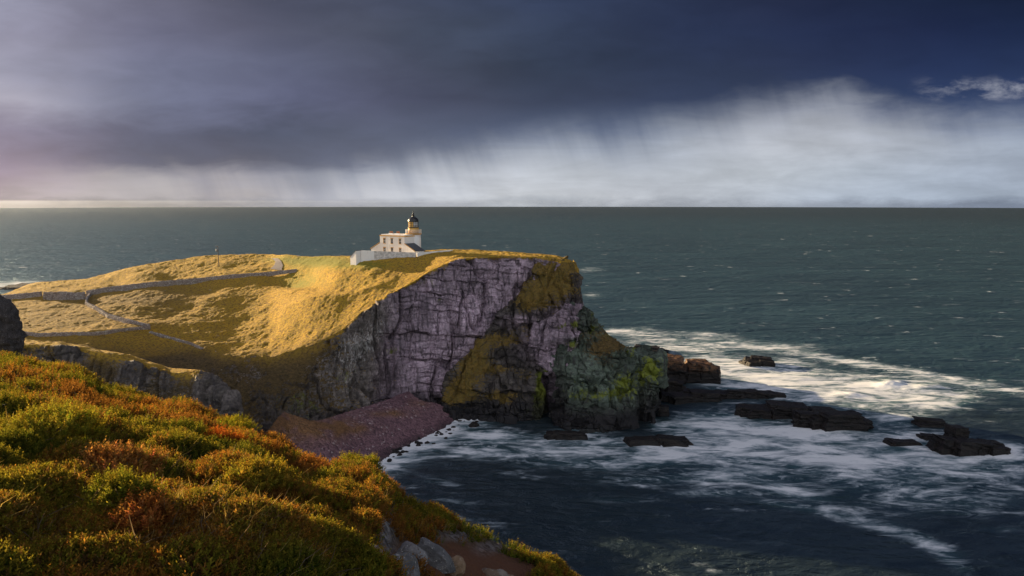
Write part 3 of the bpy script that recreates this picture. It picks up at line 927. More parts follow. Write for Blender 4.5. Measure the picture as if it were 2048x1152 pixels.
fo = 1.1 * np.tanh(blobs(sx, sy, FOAM) / 1.0)
# surf line along the shingle
SH = np.array([(935,833),(913,841),(872,866),(810,891),(747,925),(690,960)], float)
bd = np.full(sx.shape, 1e9)
for (x0, y0), (x1, y1) in zip(SH[:-1], SH[1:]):
    tx = np.clip(((sx - x0) * (x1 - x0) + (sy - y0) * (y1 - y0)) / ((x1 - x0) ** 2 + (y1 - y0) ** 2), 0, 1)
    bd = np.minimum(bd, np.hypot(sx - (x0 + tx * (x1 - x0)), 1.4 * (sy - (y0 + tx * (y1 - y0)))))
fo = np.maximum(fo, 1.7 * np.exp(-(bd / 40.0) ** 1.2))
fo = np.clip(fo, 0, 1.5)
near = sstep(900, 250, R)
zz = near * (0.55 * fbm(ps * np.array([0.035, 0.06, 1]), 4, 0.5, 91) + 0.16 * fbm(ps * np.array([0.16, 0.3, 1]), 3, 0.5, 92))
zz = zz + blobs(sx, sy, [(1780,768,26,8,1.6),(1850,775,40,6,.8),(1700,790,40,8,.8)]) * (0.7 + 0.5 * fbm(ps * 0.2, 3, seed=93)) * near
ps[..., 2] += zz
far = sstep(170, 330, R) * sstep(9000, 1500, R)
tag(make('sea', ps.reshape(-1, 3), grid_faces(*ps.shape[:2])[:, ::-1].copy(), M_SEA, attrs=dict(foam=fo, far=far, open=sstep(215, 340, R) * (1 - 0.7 * sstep(1200, 4000, R)))), kind='structure')


# ------------------------------------------------------------------ rocks in the sea
def cube_points(n):
    t = np.linspace(-1, 1, n)
    a, b = np.meshgrid(t, t, indexing='ij')
    one = np.ones_like(a)
    faces, pts, off = [], [], 0
    for ax in range(3):
        for s in (-1, 1):
            c = [None] * 3
            c[ax] = one * s
            c[(ax + 1) % 3] = a
            c[(ax + 2) % 3] = b
            pts.append(np.stack(c, -1).reshape(-1, 3))
            f = grid_faces(n, n, off)
            faces.append(f if s > 0 else f[:, ::-1])
            off += n * n
    pts = np.concatenate(pts)
    faces = np.concatenate(faces)
    key = np.round(pts * 1e5).astype(np.int64)
    _, first, inv = np.unique(key, axis=0, return_index=True, return_inverse=True)
    return pts[first], inv.reshape(-1)[faces]


def ledge_rock(name, px0, px1, ytop, ybase, depth, seed, rz=0.0, n=56, rusty=0.0, boxy=0.95, th=0.8, tilt=0.0, taper=0.12):
    """bedded rock standing in the sea between two picture columns"""
    D = float(D_of(ybase, 0.0))
    a, b = P(px0, ybase, D), P(px1, ybase, D)
    H = max(0.7, float(P((px0 + px1) / 2, ytop, D + depth * 1.15)[2]))
    c = (a + b) / 2 + np.array([0, depth / 2, 0])
    hw, hd = abs(b[0] - a[0]) / 2, depth / 2
    r = np.random.default_rng(1000 + seed)
    nb = int(np.clip(hw * 1.3, 4, 15))
    V_, F_, off = [], [], 0
    dip = 0.05 + tilt
    base_p, base_f = cube_points(max(8, n // 5))
    for i in range(nb):
        bw = hw * r.uniform(0.9, 1.5) / math.sqrt(nb) * (1.7 if i < 2 else 1.0)
        bw = min(max(bw, 0.8), hw * 0.8)
        cx = r.uniform(-1, 1) * (hw - bw)
        by = hd * r.uniform(0.45, 0.9)
        cy = r.uniform(-1, 1) * (hd - by)
        edge = 1 - 0.55 * max(abs(cx) / hw, 0.6 * max(-cy / hd, 0)) ** 1.5
        top = H * r.uniform(0.45, 1.0) * edge
        if i == 0:
            top = H
        q = base_p * np.array([bw, by, (top + 1.6) / 2])
        q[:, 2] += (top - 1.6) / 2
        up = np.clip(q[:, 2] / max(H, 0.4), 0, 1)
        # bedding: every layer set in or out a little, its top planes dipping one way
        k = np.floor((q[:, 2] + dip * q[:, 0]) / th + r.uniform(0, 1))
        sc = 1 - taper * up * 0.8 + 0.16 * (hsh(k, i, 3, seed) - 0.5)
        q[:, 0] = q[:, 0] * sc + (hsh(k, i, 9, seed) - 0.5) * 0.3 * bw * up
        q[:, 1] = q[:, 1] * (sc + 0.1 * (hsh(k, i, 6, seed) - 0.5))
        q[:, 2] -= dip * q[:, 0] * up + 0.10 * q[:, 1] * up * r.uniform(-1, 1)
        t = r.uniform(-0.35, 0.35)
        q = np.stack([q[:, 0] * math.cos(t) - q[:, 1] * math.sin(t), q[:, 0] * math.sin(t) + q[:, 1] * math.cos(t), q[:, 2]], -1)
        q = q + np.array([cx, cy, 0])
        V_.append(q)
        F_.append(base_f + off)
        off += len(q)
    q = np.concatenate(V_)
    f = np.concatenate(F_)
    q = q + 0.10 * np.stack([fbm(q * 0.7 + seed + i * 7, 4, 0.6, seed + i) for i in range(3)], -1) * min(H + 0.6, 2.5)
    rise = np.clip(q[:, 2] / max(H, 0.5), 0, 1)
    cz, sz = math.cos(rz), math.sin(rz)
    v = np.stack([q[:, 0] * cz - q[:, 1] * sz, q[:, 0] * sz + q[:, 1] * cz, q[:, 2]], -1)
    o = make(name, v, f, M_SEAROCK, attrs=dict(rusty=np.full(len(v), rusty) * sstep(0.5, 0.9, rise)), smooth=False)  # painted sunlit tone kept to the upper part
    o.location = (c[0], c[1], 0)
    return o


RK = [
    (('sea_rock', 1274, 1344, 688, 708, 10, 1), dict(), 'low dark rock farthest out just beyond the mossy outer buttress'),
    (('sea_rock', 1312, 1392, 705, 768, 12, 2), dict(rusty=0.9, boxy=0.6), 'large dark rock with sunlit orange top right beside the mossy buttress'),
    (('sea_rock', 1374, 1450, 714, 768, 12, 3), dict(rusty=0.7, boxy=0.7), 'large blocky rock, sunlit orange on top, with a sheer right end in white foam'),
    (('sea_rock', 1318, 1374, 754, 786, 5, 4), dict(boxy=0.9), 'dark square ledge rock below the orange-topped rock'),
    (('sea_rock', 1322, 1452, 776, 806, 7, 5), dict(boxy=0.9, th=0.7), 'flat black ledge stretching right from the foot of the buttress'),
    (('sea_rock', 1317, 1341, 806, 834, 4, 6), dict(boxy=0.75), 'small black boulder against the right foot of the mossy pillar'),
    (('sea_rock', 1250, 1392, 864, 892, 6, 7), dict(boxy=0.7, taper=0.3), 'low wave-washed slab in front of the mossy buttress'),
    (('sea_rock', 1483, 1560, 710, 734, 9, 8), dict(boxy=0.8), 'lone dark rock standing in surf with water pouring off its left side'),
    (('sea_rock', 1424, 1584, 774, 798, 6, 9), dict(boxy=0.95, th=0.35, taper=0.2, n=70), 'long thin black ledge behind the longest reef'),
    (('sea_rock', 1470, 1690, 798, 838, 9, 10), dict(boxy=0.95, th=0.4, rz=-0.10, taper=0.3, n=80), 'left half of the longest black reef, low and sloping into foam'),
    (('sea_rock', 1590, 1772, 812, 862, 8, 11), dict(boxy=0.96, th=0.5, rz=-0.1, n=80), 'right half of the longest black reef, higher with a stepped end'),
    (('sea_rock', 1834, 1906, 832, 857, 6, 12), dict(boxy=0.85, th=0.7), 'flat-topped dark rock behind the rightmost stepped rock'),
    (('sea_rock', 1880, 2028, 868, 910, 7, 13), dict(boxy=0.96, th=0.6, tilt=0.12), 'rightmost large black rock, base of the stepped stack'),
    (('sea_rock', 1906, 1942, 846, 892, 5, 14), dict(boxy=0.92, taper=0.05), 'upright black block rising above the rightmost large rock'),
    (('sea_rock', 1774, 1852, 874, 892, 4, 15), dict(boxy=0.8, th=0.5), 'low broken rock left of the rightmost large rock'),
    (('sea_rock', 1842, 1884, 864, 880, 4, 16), dict(boxy=0.85, th=0.5), 'small flat rock just behind the low broken rock'),
    (('sea_rock', 1085, 1180, 858, 880, 4, 17), dict(boxy=0.6, taper=0.4), 'dark wave-washed slab at the mouth of the cleft between buttresses'),
    (('sea_rock', -20, 46, 566, 580, 30, 18), dict(boxy=0.6), 'distant low skerry with breaking spray at the far left'),
]
for a, kw, lab in RK:
    tag(ledge_rock(*a, **kw), lab, 'rock', 'rocks standing in the sea')


# ------------------------------------------------------------------ loose stones
def faceted(seed, size, n=14, planes=11, rough=0.09):
    r = np.random.default_rng(seed)
    p, f = cube_points(n)
    d = p / np.linalg.norm(p, axis=1, keepdims=True)
    nn = r.normal(size=(planes, 3))
    nn /= np.linalg.norm(nn, axis=1, keepdims=True)
    dist = r.uniform(0.72, 1.0, planes)
    rr = np.full(len(d), 1.12)
    for k in range(planes):
        c = d @ nn[k]
        with np.errstate(divide='ignore', invalid='ignore'):
            rr = np.minimum(rr, np.where(c > 0.05, dist[k] / c, 9))
    q = d * rr[:, None]
    q = q * (1 + rough * fbm(q * 2.5 + seed, 3, seed=seed))[:, None]
    return q * np.asarray(size), f


def boulder(name, loc, size, seed, tint, rot=(0, 0, 0), n=14, mat=None, smooth=False, rusty=0):
    v, f = faceted(seed, size, n)
    o = make(name, v, f, mat or M_BOULDER, attrs=dict(rusty=np.full(len(v), rusty)), cols={'tint': np.tile(tint, (len(v), 1))}, smooth=smooth)
    o.location = loc
    o.rotation_euler = rot
    return o


b = P(947, 852, D_of(852, 0.3))
tag(boulder('boulder', b, (1.5, 1.2, 1.2), 201, (0.05, 0.04, 0.045), n=16, mat=M_SEAROCK), 'largest black boulder alone in the shallows below the grassy buttress', 'rock')
r_ = np.random.default_rng(5)
for k in range(64):
    t = r_.uniform(0.02, 0.98) * 4
    i = int(t)
    x0 = SH[i] * (1 - (t - i)) + SH[i + 1] * (t - i)
    offx = abs(r_.normal(0, 13)) - 3
    px, py = x0[0] + offx, x0[1] + offx * 0.5
    c = P(px, py, D_of(py, 0.05))
    s = r_.uniform(0.28, 0.75)
    v, f = faceted(300 + k, (s, s * 0.9, s * 0.7), 7)
    o = make('shore_boulder', v, f, M_SEAROCK, attrs=dict(rusty=np.zeros(len(v))), smooth=False)
    o.location = c
    tag(o, 'small dark boulder awash in the white surf line along the shingle', 'rock', 'boulders along the surf line')


# ------------------------------------------------------------------ dry stone walls, road, pole
def stone_wall(name, pts, heights, thick, label, seed, mat=M_DRY, jag=0.14, sink=0.6, cat='wall', step=0.3, absolute=None):
    """pts picture points on the turf, strung into one rough wall"""
    g3 = np.array([ground(*p) for p in pts]) if absolute is None else np.array(absolute, float)
    dl = np.concatenate([[0], np.cumsum(np.linalg.norm(np.diff(g3[:, :2], axis=0), axis=1))])
    s = np.linspace(0, dl[-1], max(4, int(dl[-1] / step)))
    c = np.stack([np.interp(s, dl, g3[:, k]) for k in range(3)], -1)
    hh = np.interp(s, dl, heights)
    tg = np.gradient(c[:, :2], axis=0)
    tg /= np.linalg.norm(tg, axis=1, keepdims=True)
    nr = np.stack([-tg[:, 1], tg[:, 0]], -1)
    prof = [(-.6, -sink, 0), (-.56, 0.33, 1), (-.5, 0.66, 1), (-.42, 1.0, 1), (0, 1.06, 1), (.42, 1.0, 1), (.5, .66, 1), (.56, .33, 1), (.6, -sink, 0)]
    r = np.random.default_rng(seed)
    V_ = []
    for w_, h_, ab in prof:
        x = c[:, :2] + nr * (w_ * thick)
        z = c[:, 2] + (h_ if ab == 0 else h_ * hh)
        j = r.normal(0, jag * 0.45, (len(s), 3)) * (1 if ab else 0.2)
        j[:, 2] *= 1.0 if h_ > 0.9 else 0.4
        V_.append(np.concatenate([x, z[:, None]], 1) + j)
    V_ = np.stack(V_, 1)
    f = grid_faces(*V_.shape[:2]).tolist()
    m = len(prof)
    f.append(list(range(m))[::-1])
    f.append([(len(s) - 1) * m + k for k in range(m)])
    o = make(name, V_.reshape(-1, 3), f, mat, smooth=False)
    return tag(o, label, cat)


stone_wall('stone_wall', [(172,590),(219,584),(312,575),(406,562),(469,556),(531,548),(594,537)], [1.7,1.8,1.7,1.5,1.4,1.1,0.6], 0.6,
           'longest dry stone wall, running up the slope below the road', 31)
stone_wall('stone_wall', [(90,599),(120,599),(150,599),(171,598)], [2.4,2.9,2.4,2.2], 1.3, 'tall ruined corner of rough masonry at the low end of the longest wall', 32, jag=0.3)
stone_wall('stone_wall', [(-60,600),(6,599),(50,596),(84,594)], [1.8,1.8,1.8,1.7], 0.8, 'low grey stone wall left of the ruined corner by the sea', 33)
stone_wall('stone_wall', [(181,590),(174,600),(172,609),(190,620),(216,634),(259,648),(299,660)], [1.1,1.1,1.0,1.1,1.1,1.2,1.2], 0.65,
           'crooked stone wall coming down the field with its pale sunlit face', 34)
stone_wall('stone_wall', [(28,665),(75,671),(120,671),(187,669),(250,664),(300,660)], [0.8,0.9,0.9,0.9,0.8,0.9], 0.6, 'straight stone wall across the foot of the field', 35)
stone_wall('stone_wall', [(300,666),(344,680),(380,692),(404,701)], [0.5,0.5,0.45,0.4], 0.7, 'low tumbled line of stones leading down to the gully', 36)

LE = [(541,538),(549,531),(551,526),(547,521.5),(541,517.5),(543,514.5),(556,512.6)]
RE = [(563,538),(566,530),(563,525),(558,521),(556,517.5),(563,515),(600,513.2)]
rv = []
for t in np.linspace(0, len(LE) - 1, 60):
    l = [np.interp(t, range(len(LE)), [p[k] for p in LE]) for k in (0, 1)]
    r = [np.interp(t, range(len(RE)), [p[k] for p in RE]) for k in (0, 1)]
    gl, gr_ = ground(*l), ground(*r)
    rv.append([gl * (1 - a) + gr_ * a + np.array([0, 0, 0.30 + 0.05 * math.sin(a * math.pi)]) for a in np.linspace(0, 1, 7)])
rv = np.array(rv)
for _ in range(8):
    rv[1:-1, :, 2] = (rv[:-2, :, 2] + rv[1:-1, :, 2] * 2 + rv[2:, :, 2]) / 4
tag(make('road', rv.reshape(-1, 3), grid_faces(*rv.shape[:2])[:, ::-1].copy(), M_ROAD), kind='structure')


def lathe(prof, seg=24, cx=0.0, cy=0.0):
    """(r, z) profile turned about the vertical"""
    v, f = [], []
    for r, z in prof:
        for k in range(seg):
            a = 2 * math.pi * k / seg
            v.append((cx + r * math.cos(a), cy + r * math.sin(a), z))
    for i in range(len(prof) - 1):
        for k in range(seg):
            k2 = (k + 1) % seg
            f.append([i * seg + k, i * seg + k2, (i + 1) * seg + k2, (i + 1) * seg + k])
    f.append(list(range(seg))[::-1])
    f.append([(len(prof) - 1) * seg + k for k in range(seg)])
    return v, f


def boxes(lst):
    v, f = [], []
    for x0, x1, y0, y1, z0, z1 in lst:
        o = len(v)
        v += [(x0,y0,z0),(x1,y0,z0),(x1,y1,z0),(x0,y1,z0),(x0,y0,z1),(x1,y0,z1),(x1,y1,z1),(x0,y1,z1)]
        f += [[o+3,o+2,o+1,o],[o+4,o+5,o+6,o+7],[o,o+1,o+5,o+4],[o+1,o+2,o+6,o+5],[o+2,o+3,o+7,o+6],[o+3,o,o+4,o+7]]
    return v, f


def prism(poly, axis_vec):
    """polygon (3D points) pushed along a vector"""
    n = len(poly)
    v = [tuple(p) for p in poly] + [tuple(np.add(p, axis_vec)) for p in poly]
    f = [list(range(n))[::-1], list(range(n, 2 * n))] + [[i, (i + 1) % n, n + (i + 1) % n, n + i] for i in range(n)]
    return v, f


def mesh_part(name, vf, mat, parent, smooth=False):
    return make(name, np.array(vf[0], float), [list(map(int, x)) for x in vf[1]], mat, parent, smooth=smooth)


g0 = ground(437, 533)
pole = empty('utility_pole', g0)
tag(pole, 'wooden power pole with a small transformer on the turf ridge above the long wall', 'pole')
mesh_part('post', lathe([(0.17, -0.8), (0.16, 0), (0.11, 8.6)], 12), M_WOOD, pole, True)
mesh_part('cross_arm', boxes([(-0.95, 0.25, -0.26, -0.12, 8.2, 8.36)]), M_WOOD, pole)
mesh_part('transformer', lathe([(0.30, 6.15), (0.36, 6.2), (0.36, 7.0), (0.28, 7.1)], 14, -0.52, -0.1), M_METAL, pole, True)
for x in (-0.85, -0.4, 0.15):
    mesh_part('insulator', lathe([(0.05, 8.365), (0.09, 8.45), (0.05, 8.62)], 10, x, -0.19), M_METAL, pole, True)

# ------------------------------------------------------------------ lighthouse
# local frame: +x runs along the front towards the near right corner, +y points back, the front looks along -y
HC = P(809.5, 505.0, 248.0)            # near right corner of the house front
HZ = float(P(809.5, 471.8, 248.0)[2]) - 6.2 - 0.34
HR = math.radians(-37)
lh = empty('lighthouse', (HC[0], HC[1], HZ), HR)
tag(lh, 'white lighthouse with black domed lantern and two-storey keepers house on the clifftop', 'lighthouse')
W, Dp, H2 = 12.2, 7.6, 6.2
hb = boxes([(-W, 0, 0, Dp, -2.0, H2)])
house = mesh_part('house_wall', hb, M_WHITE, lh)
mesh_part('cornice', boxes([(-W - .12, .12, -.12, Dp + .12, H2, H2 + .34)]), M_OCHRE, lh)
mesh_part('parapet', boxes([(-W + .3, -.3, .3, Dp - .3, H2 + .34, H2 + .62)]), M_WHITE, lh)
mesh_part('drainpipe', boxes([(-W * .6 - .06, -W * .6 + .06, -.16, -.04, -1.0, H2)]), M_WHITE, lh)
for x in (-9.9, -6.15, -2.15):
    for zb, hh in ((3.75, 1.65), (0.55, 1.65)):
        wn = mesh_part('window', boxes([(x - .46, x + .46, -.05, .10, zb, zb + hh)]), M_GLASS, lh)
        mesh_part('lintel', boxes([(x - .68, x + .68, -.10, .08, zb + hh, zb + hh + .26), (x - .60, x - .46, -.07, .08, zb, zb + hh)]), M_OCHRE, wn)
        mesh_part('sill', boxes([(x - .62, x + .62, -.13, .08, zb - .16, zb)]), M_OCHRE, wn)
        mesh_part('frame', boxes([(x - .03, x + .03, -.075, -.053, zb + .02, zb + hh - .02), (x - .45, x - .035, -.075, -.053, zb + hh * .5 - .035, zb + hh * .5 + .035),
                                  (x + .035, x + .45, -.075, -.053, zb + hh * .5 - .035, zb + hh * .5 + .035)]), M_WHITE, wn)
for x in (-9.6, -6.2):
    ch = mesh_part('chimney', boxes([(x - .9, x + .9, 2.6, 3.5, H2 + .62, H2 + .95)]), M_WHITE, lh)
    for k in range(4):
        mesh_part('chimney_pot', lathe([(0.17, H2 + .95), (0.15, H2 + 1.45), (0.19, H2 + 1.5), (0.19, H2 + 1.6)], 10, x - .6 + .4 * k, 3.05), M_CLAY, ch, True)
# lean-to wings carrying on the line of the front at both ends
WL = 4.7
wing_r = [(0.003, 0.004, -2), (WL, 0.004, -2), (WL, 0.004, 1.45), (0.003, 0.004, 3.75)]
ob = mesh_part('right_wing', prism(wing_r, (0, 4.6, 0)), M_WHITE, lh)
mesh_part('roof', prism([(0.005, -.14, 3.78), (WL + .2, -.14, 1.38), (WL + .2, -.14, 1.52), (0.005, -.14, 3.92)], (0, 4.9, 0)), M_SLATE, ob)
mesh_part('skew', prism([(0.005, -.2, 3.8), (WL + .25, -.2, 1.42), (WL + .25, -.2, 1.62), (0.005, -.2, 4.02)], (0, .26, 0)), M_OCHRE, ob)
wing_l = [(-W - WL, 0.004, -2), (-W - 0.003, 0.004, -2), (-W - 0.003, 0.004, 3.75), (-W - WL, 0.004, 1.45)]
ob = mesh_part('left_wing', prism(wing_l, (0, 4.6, 0)), M_WHITE, lh)
mesh_part('roof', prism([(-W - WL - .2, -.14, 1.38), (-W - 0.005, -.14, 3.78), (-W - 0.005, -.14, 3.92), (-W - WL - .2, -.14, 1.52)], (0, 4.9, 0)), M_SLATE, ob)
mesh_part('skew', prism([(-W - WL - .25, -.2, 1.42), (-W - 0.005, -.2, 3.8), (-W - 0.005, -.2, 4.02), (-W - WL - .25, -.2, 1.62)], (0, .26, 0)), M_OCHRE, ob)
# tower
TX, TY = -1.9, 6.3
tw = mesh_part('tower', lathe([(2.62, -2.0), (2.56, 3), (2.50, 6.72)], 40, TX, TY), M_WHITE, lh, True)
mesh_part('gallery', lathe([(2.55, 6.725), (2.80, 6.85), (2.86, 6.95), (2.86, 7.12)], 40, TX, TY), M_OCHRE, lh)
dr = mesh_part('lantern_drum', lathe([(1.86, 7.125), (1.86, 9.15)], 36, TX, TY), M_BLIND, lh, True)
rv_, rf_ = [], []
for zz_ in (7.62, 8.02, 8.40):
    v, f = lathe([(2.72, zz_), (2.78, zz_), (2.78, zz_ + .07), (2.72, zz_ + .07)], 40, TX, TY)
    rf_ += [[i + len(rv_) for i in q] for q in f[:-2]]
    rv_ += v
for k in range(40):
    a = 2 * math.pi * k / 40
    v, f = lathe([(0.035, 7.125), (0.035, 8.45)], 6, TX + 2.75 * math.cos(a), TY + 2.75 * math.sin(a))
    rf_ += [[i + len(rv_) for i in q] for q in f]
    rv_ += v
mesh_part('railing', (rv_, rf_), M_WHITE, lh)
mesh_part('catwalk', lathe([(1.9, 9.155), (2.02, 9.2), (2.02, 9.32), (1.9, 9.36)], 36, TX, TY), M_BLACK, lh)
# lantern: blind on the landward half, clear glazing to seaward
gl = mesh_part('lantern_glazing', lathe([(1.66, 9.365), (1.66, 11.2)], 36, TX, TY), M_LENS, lh, True)


def arc_wall(r0, r1, z0, z1, a0, a1, n):
    v, f = [], []
    for i in range(n + 1):
        a = a0 + (a1 - a0) * i / n
        for r, z in ((r0, z0), (r1, z0), (r1, z1), (r0, z1)):
            v.append((TX + r * math.cos(a), TY + r * math.sin(a), z))
    for i in range(n):
        for k in range(4):
            f.append([i * 4 + k, (i + 1) * 4 + k, (i + 1) * 4 + (k + 1) % 4, i * 4 + (k + 1) % 4])
    f += [[0, 1, 2, 3], [n * 4 + 3, n * 4 + 2, n * 4 + 1, n * 4]]
    return v, f


mesh_part('blind', arc_wall(1.67, 1.72, 9.4, 11.15, math.radians(180), math.radians(316), 20), M_BLIND, lh)
gb_v, gb_f = [], []
for k in range(16):
    a = 2 * math.pi * k / 16
    v, f = lathe([(0.045, 9.365), (0.045, 11.2)], 6, TX + 1.76 * math.cos(a), TY + 1.76 * math.sin(a))
    gb_f += [[i + len(gb_v) for i in q] for q in f]
    gb_v += v
for zz_ in (9.95, 10.6):
    v, f = lathe([(1.725, zz_), (1.78, zz_), (1.78, zz_ + .06), (1.725, zz_ + .06)], 36, TX, TY)
    gb_f += [[i + len(gb_v) for i in q] for q in f[:-2]]
    gb_v += v
mesh_part('glazing_bars', (gb_v, gb_f), M_BLACK, gl)
dm = [(1.95, 11.205), (1.95, 11.38)] + [(1.88 * math.cos(t), 11.38 + 1.55 * math.sin(t)) for t in np.linspace(0.0, 1.28, 12)] + [(0.5, 12.95), (0.42, 13.35), (0.5, 13.4), (0.3, 13.7)]
mesh_part('dome', lathe(dm, 36, TX, TY), M_BLACK, lh, True)
mesh_part('finial', lathe([(0.1, 13.705), (0.22, 13.85), (0.3, 14.05), (0.22, 14.25), (0.08, 14.35), (0.05, 14.75), (0.18, 14.8), (0.18, 14.86), (0.03, 14.9), (0.03, 15.25)], 16, TX, TY), M_BLACK, lh, True)

# yard walls
def yard(px, py, D, zt):
    q = P(px, py, D)
    return [q[0], q[1], zt]


def straight_wall(name, a, b, z0a, z0b, z1a, z1b, th, mat, label):
    a, b = np.array(a, float)[:2], np.array(b, float)[:2]
    t = (b - a) / np.linalg.norm(b - a)
    n = np.array([-t[1], t[0]]) * th / 2
    N = 24
    v = []
    for i in range(N + 1):
        f = i / N
        c = a + (b - a) * f
        for s, zz in ((-1, z0a + (z0b - z0a) * f), (1, z0a + (z0b - z0a) * f), (1, z1a + (z1b - z1a) * f), (-1, z1a + (z1b - z1a) * f)):
            v.append((*(c + n * s), zz))
    f = []
    for i in range(N):
        for k in range(4):
            f.append([i * 4 + k, (i + 1) * 4 + k, (i + 1) * 4 + (k + 1) % 4, i * 4 + (k + 1) % 4])
    f += [[0, 1, 2, 3], [N * 4 + 3, N * 4 + 2, N * 4 + 1, N * 4]]
    o = make(name, np.array(v), f, mat, smooth=False)
    return tag(o, label, 'wall') if label else o


A0, A1, A2 = P(722, 501, 242.5)[:2], P(831.5, 505.2, 243.0)[:2], P(905, 500, 252)[:2]
zt0, zt1 = float(P(722, 500.8, 242.5)[2]), float(P(831.5, 505.0, 243.0)[2])
ta = (A1 - A0) / np.linalg.norm(A1 - A0)
mid = A0 + (A1 - A0) * 0.24
zm = zt0 + (zt1 - zt0) * 0.24
straight_wall('yard_wall', A0, mid, 43, 43, zt0, zm, .5, M_WHITE, 'bright whitewashed end of the yard wall, tallest part at the left')
straight_wall('yard_wall', mid + ta * .004, A1, 43, 43.5, zm + .003, zt1, .5, M_GREYWALL, 'long weathered grey yard wall in front of the lighthouse')
straight_wall('yard_wall', A1 + np.array([.36, .12]), A2, 44, 46, zt1 - .05, float(P(905, 499.6, 252)[2]), .4, M_WHITE, 'thin low white wall trailing right along the clifftop')
# lean-to shed at the left end
sp = empty('shed', (*P(717, 512, 242.5)[:2], 45.0), math.radians(-40))
tag(sp, 'small white lean-to shed with slate roof at the left end of the yard wall', 'shed')
sz = zt0 - 45.0
mesh_part('wall', prism([(-2.6, -1.4, -3), (.5, -1.4, -3), (.5, -1.4, sz - .1), (-2.6, -1.4, sz - 2.3)], (0, 2.8, 0)), M_WHITE, sp)
mesh_part('roof', prism([(-2.8, -1.5, sz - 2.42), (.5, -1.5, sz - .07), (.5, -1.5, sz + .07), (-2.8, -1.5, sz - 2.28)], (0, 3.0, 0)), M_SLATE, sp)

# ------------------------------------------------------------------ foreground moor
FGC = [  # px, silhouette py, D at silhouette, D at frame bottom
    (-900, 690, 15, 3.2), (-300, 700, 16, 3.4), (0, 710, 16.5, 3.7), (60, 714, 16.5, 3.8), (130, 732, 16, 3.9), (216, 772, 15, 4.0), (275, 795, 14.6, 4.0), (361, 808, 14, 4.1), (424, 836, 13.4, 4.2),
    (471, 850, 13, 4.3), (549, 888, 12.3, 4.4), (643, 926, 11.6, 4.7), (734, 932, 11.6, 5.2), (766, 955, 11.6, 5.5), (801, 997, 11.6, 6.0), (835, 1022, 11.6, 6.5), (866, 1026, 11.7, 7.0),
    (935, 1048, 11.8, 8.0), (1010, 1081, 11.9, 9.0), (1060, 1103, 12.0, 9.6), (1141, 1156, 12.0, 10.4), (1210, 1215, 12.0, 10.5), (1300, 1300, 12.0, 10.5)]
FGC = [(a, b + (16 if a < 300 else 15 if a < 600 else 22), c, d) for a, b, c, d in FGC]
ctrl, us3 = [], []
for px, py, Dc, Db in FGC:
    r = []
    yb = max(1160.0, py + 25)
    zb, zc = float(P(px, yb, Db)[2]), float(P(px, py, Dc)[2])
    r.append((px, py_of(Db * 0.35, zb + 0.25), Db * 0.35))
    for t in (0, 0.2, 0.45, 0.72, 1.0):
        Dt = 1.0 / ((1 - t) / Db + t / Dc)                   # even steps in the picture
        zl = zb + (zc - zb) * (Dt - Db) / (Dc - Db)
        if t in (0, 1.0):
            yt = yb if t == 0 else py
        else:
            yt = py_of(Dt, zl + 0.16 * math.sin(math.pi * t))
        r.append((px, yt, Dt))
    r.append((px, py_of(Dc + 0.9, zc - 0.35), Dc + 0.9))
    r.append((px, py_of(Dc + 3.5, zc - 4.2), Dc + 3.5))
    r.append((px, py_of(Dc + 14, zc - 26), Dc + 14))
    ctrl.append(r)
    us3.append(px)
qf, uf3, vf3 = loft(us3, ctrl, 1000, [30, 90, 90, 90, 90, 16, 30, 20])
pf = P(qf[..., 0], qf[..., 1], qf[..., 2])
fx, fy = qf[..., 0], qf[..., 1]
SOIL = np.clip(blobs(fx, fy, [(960,1125,95,38,1.6),(870,1115,75,40,1.5),(800,1100,40,34,1.2),(1040,1140,60,20,1.0)]) - .25, 0, 1)
ROCKY = np.clip(blobs(fx, fy, [(770,1070,24,40,1.2),(800,1030,30,14,.9),(690,1085,40,16,.8),(920,1072,60,10,1.0),(985,1092,40,10,.9),(380,1130,16,16,.7),(760,1000,20,16,.6)]) - .2, 0, 1)
wx, wy = pf[..., 0], pf[..., 1] * 0.8
wn1 = fbm(pf * 1.3, 3, seed=71)
wn2 = fbm(pf * 1.3 + 40, 3, seed=72)
f1a, f2a, cida = worley((wx + .25 * wn1) * 1.05, (wy + .25 * wn2) * 1.05, 17)
f1b, f2b, cidb = worley((wx + .15 * wn2) * 2.4 + 5, (wy + .15 * wn1) * 2.4, 18)
mound = 0.19 * np.clip(1 - (f1a / 0.75) ** 2, 0, 1) + 0.12 * np.clip(1 - (f1b / 0.75) ** 2, 0, 1) + 0.16 * fbm(pf * 1.1, 4, 0.6, seed=73)
veg = np.clip(1 - SOIL * 1.2 - ROCKY * 1.1, 0, 1)
Vf = np.broadcast_to(vf3, fx.shape)
sil = sstep(6.6, 5.0, Vf)                                     # keep the skyline where it belongs
pf2 = pf.copy()
pf2[..., 2] += (mound - 0.14) * (0.25 + 0.75 * veg) * (0.35 + 0.65 * sil)
pf2[..., 2] += ROCKY * 0.18 * fbm(pf * 3.0, 4, 0.6, seed=75) - SOIL * 0.10 + 0.02 * fbm(pf * 9, 2, seed=76)
tag(make('ground', pf2.reshape(-1, 3), grid_faces(*pf2.shape[:2]), M_MOOR, attrs=dict(soil=SOIL, rocky=ROCKY)), kind='structure')
nf2 = normals(pf2)

PAL = np.array([(0.115, 0.125, 0.016), (0.17, 0.16, 0.021), (0.065, 0.072, 0.014), (0.22, 0.115, 0.022), (0.24, 0.088, 0.018),
                (0.165, 0.075, 0.022), (0.095, 0.055, 0.026), (0.23, 0.17, 0.025), (0.060, 0.090, 0.013)])


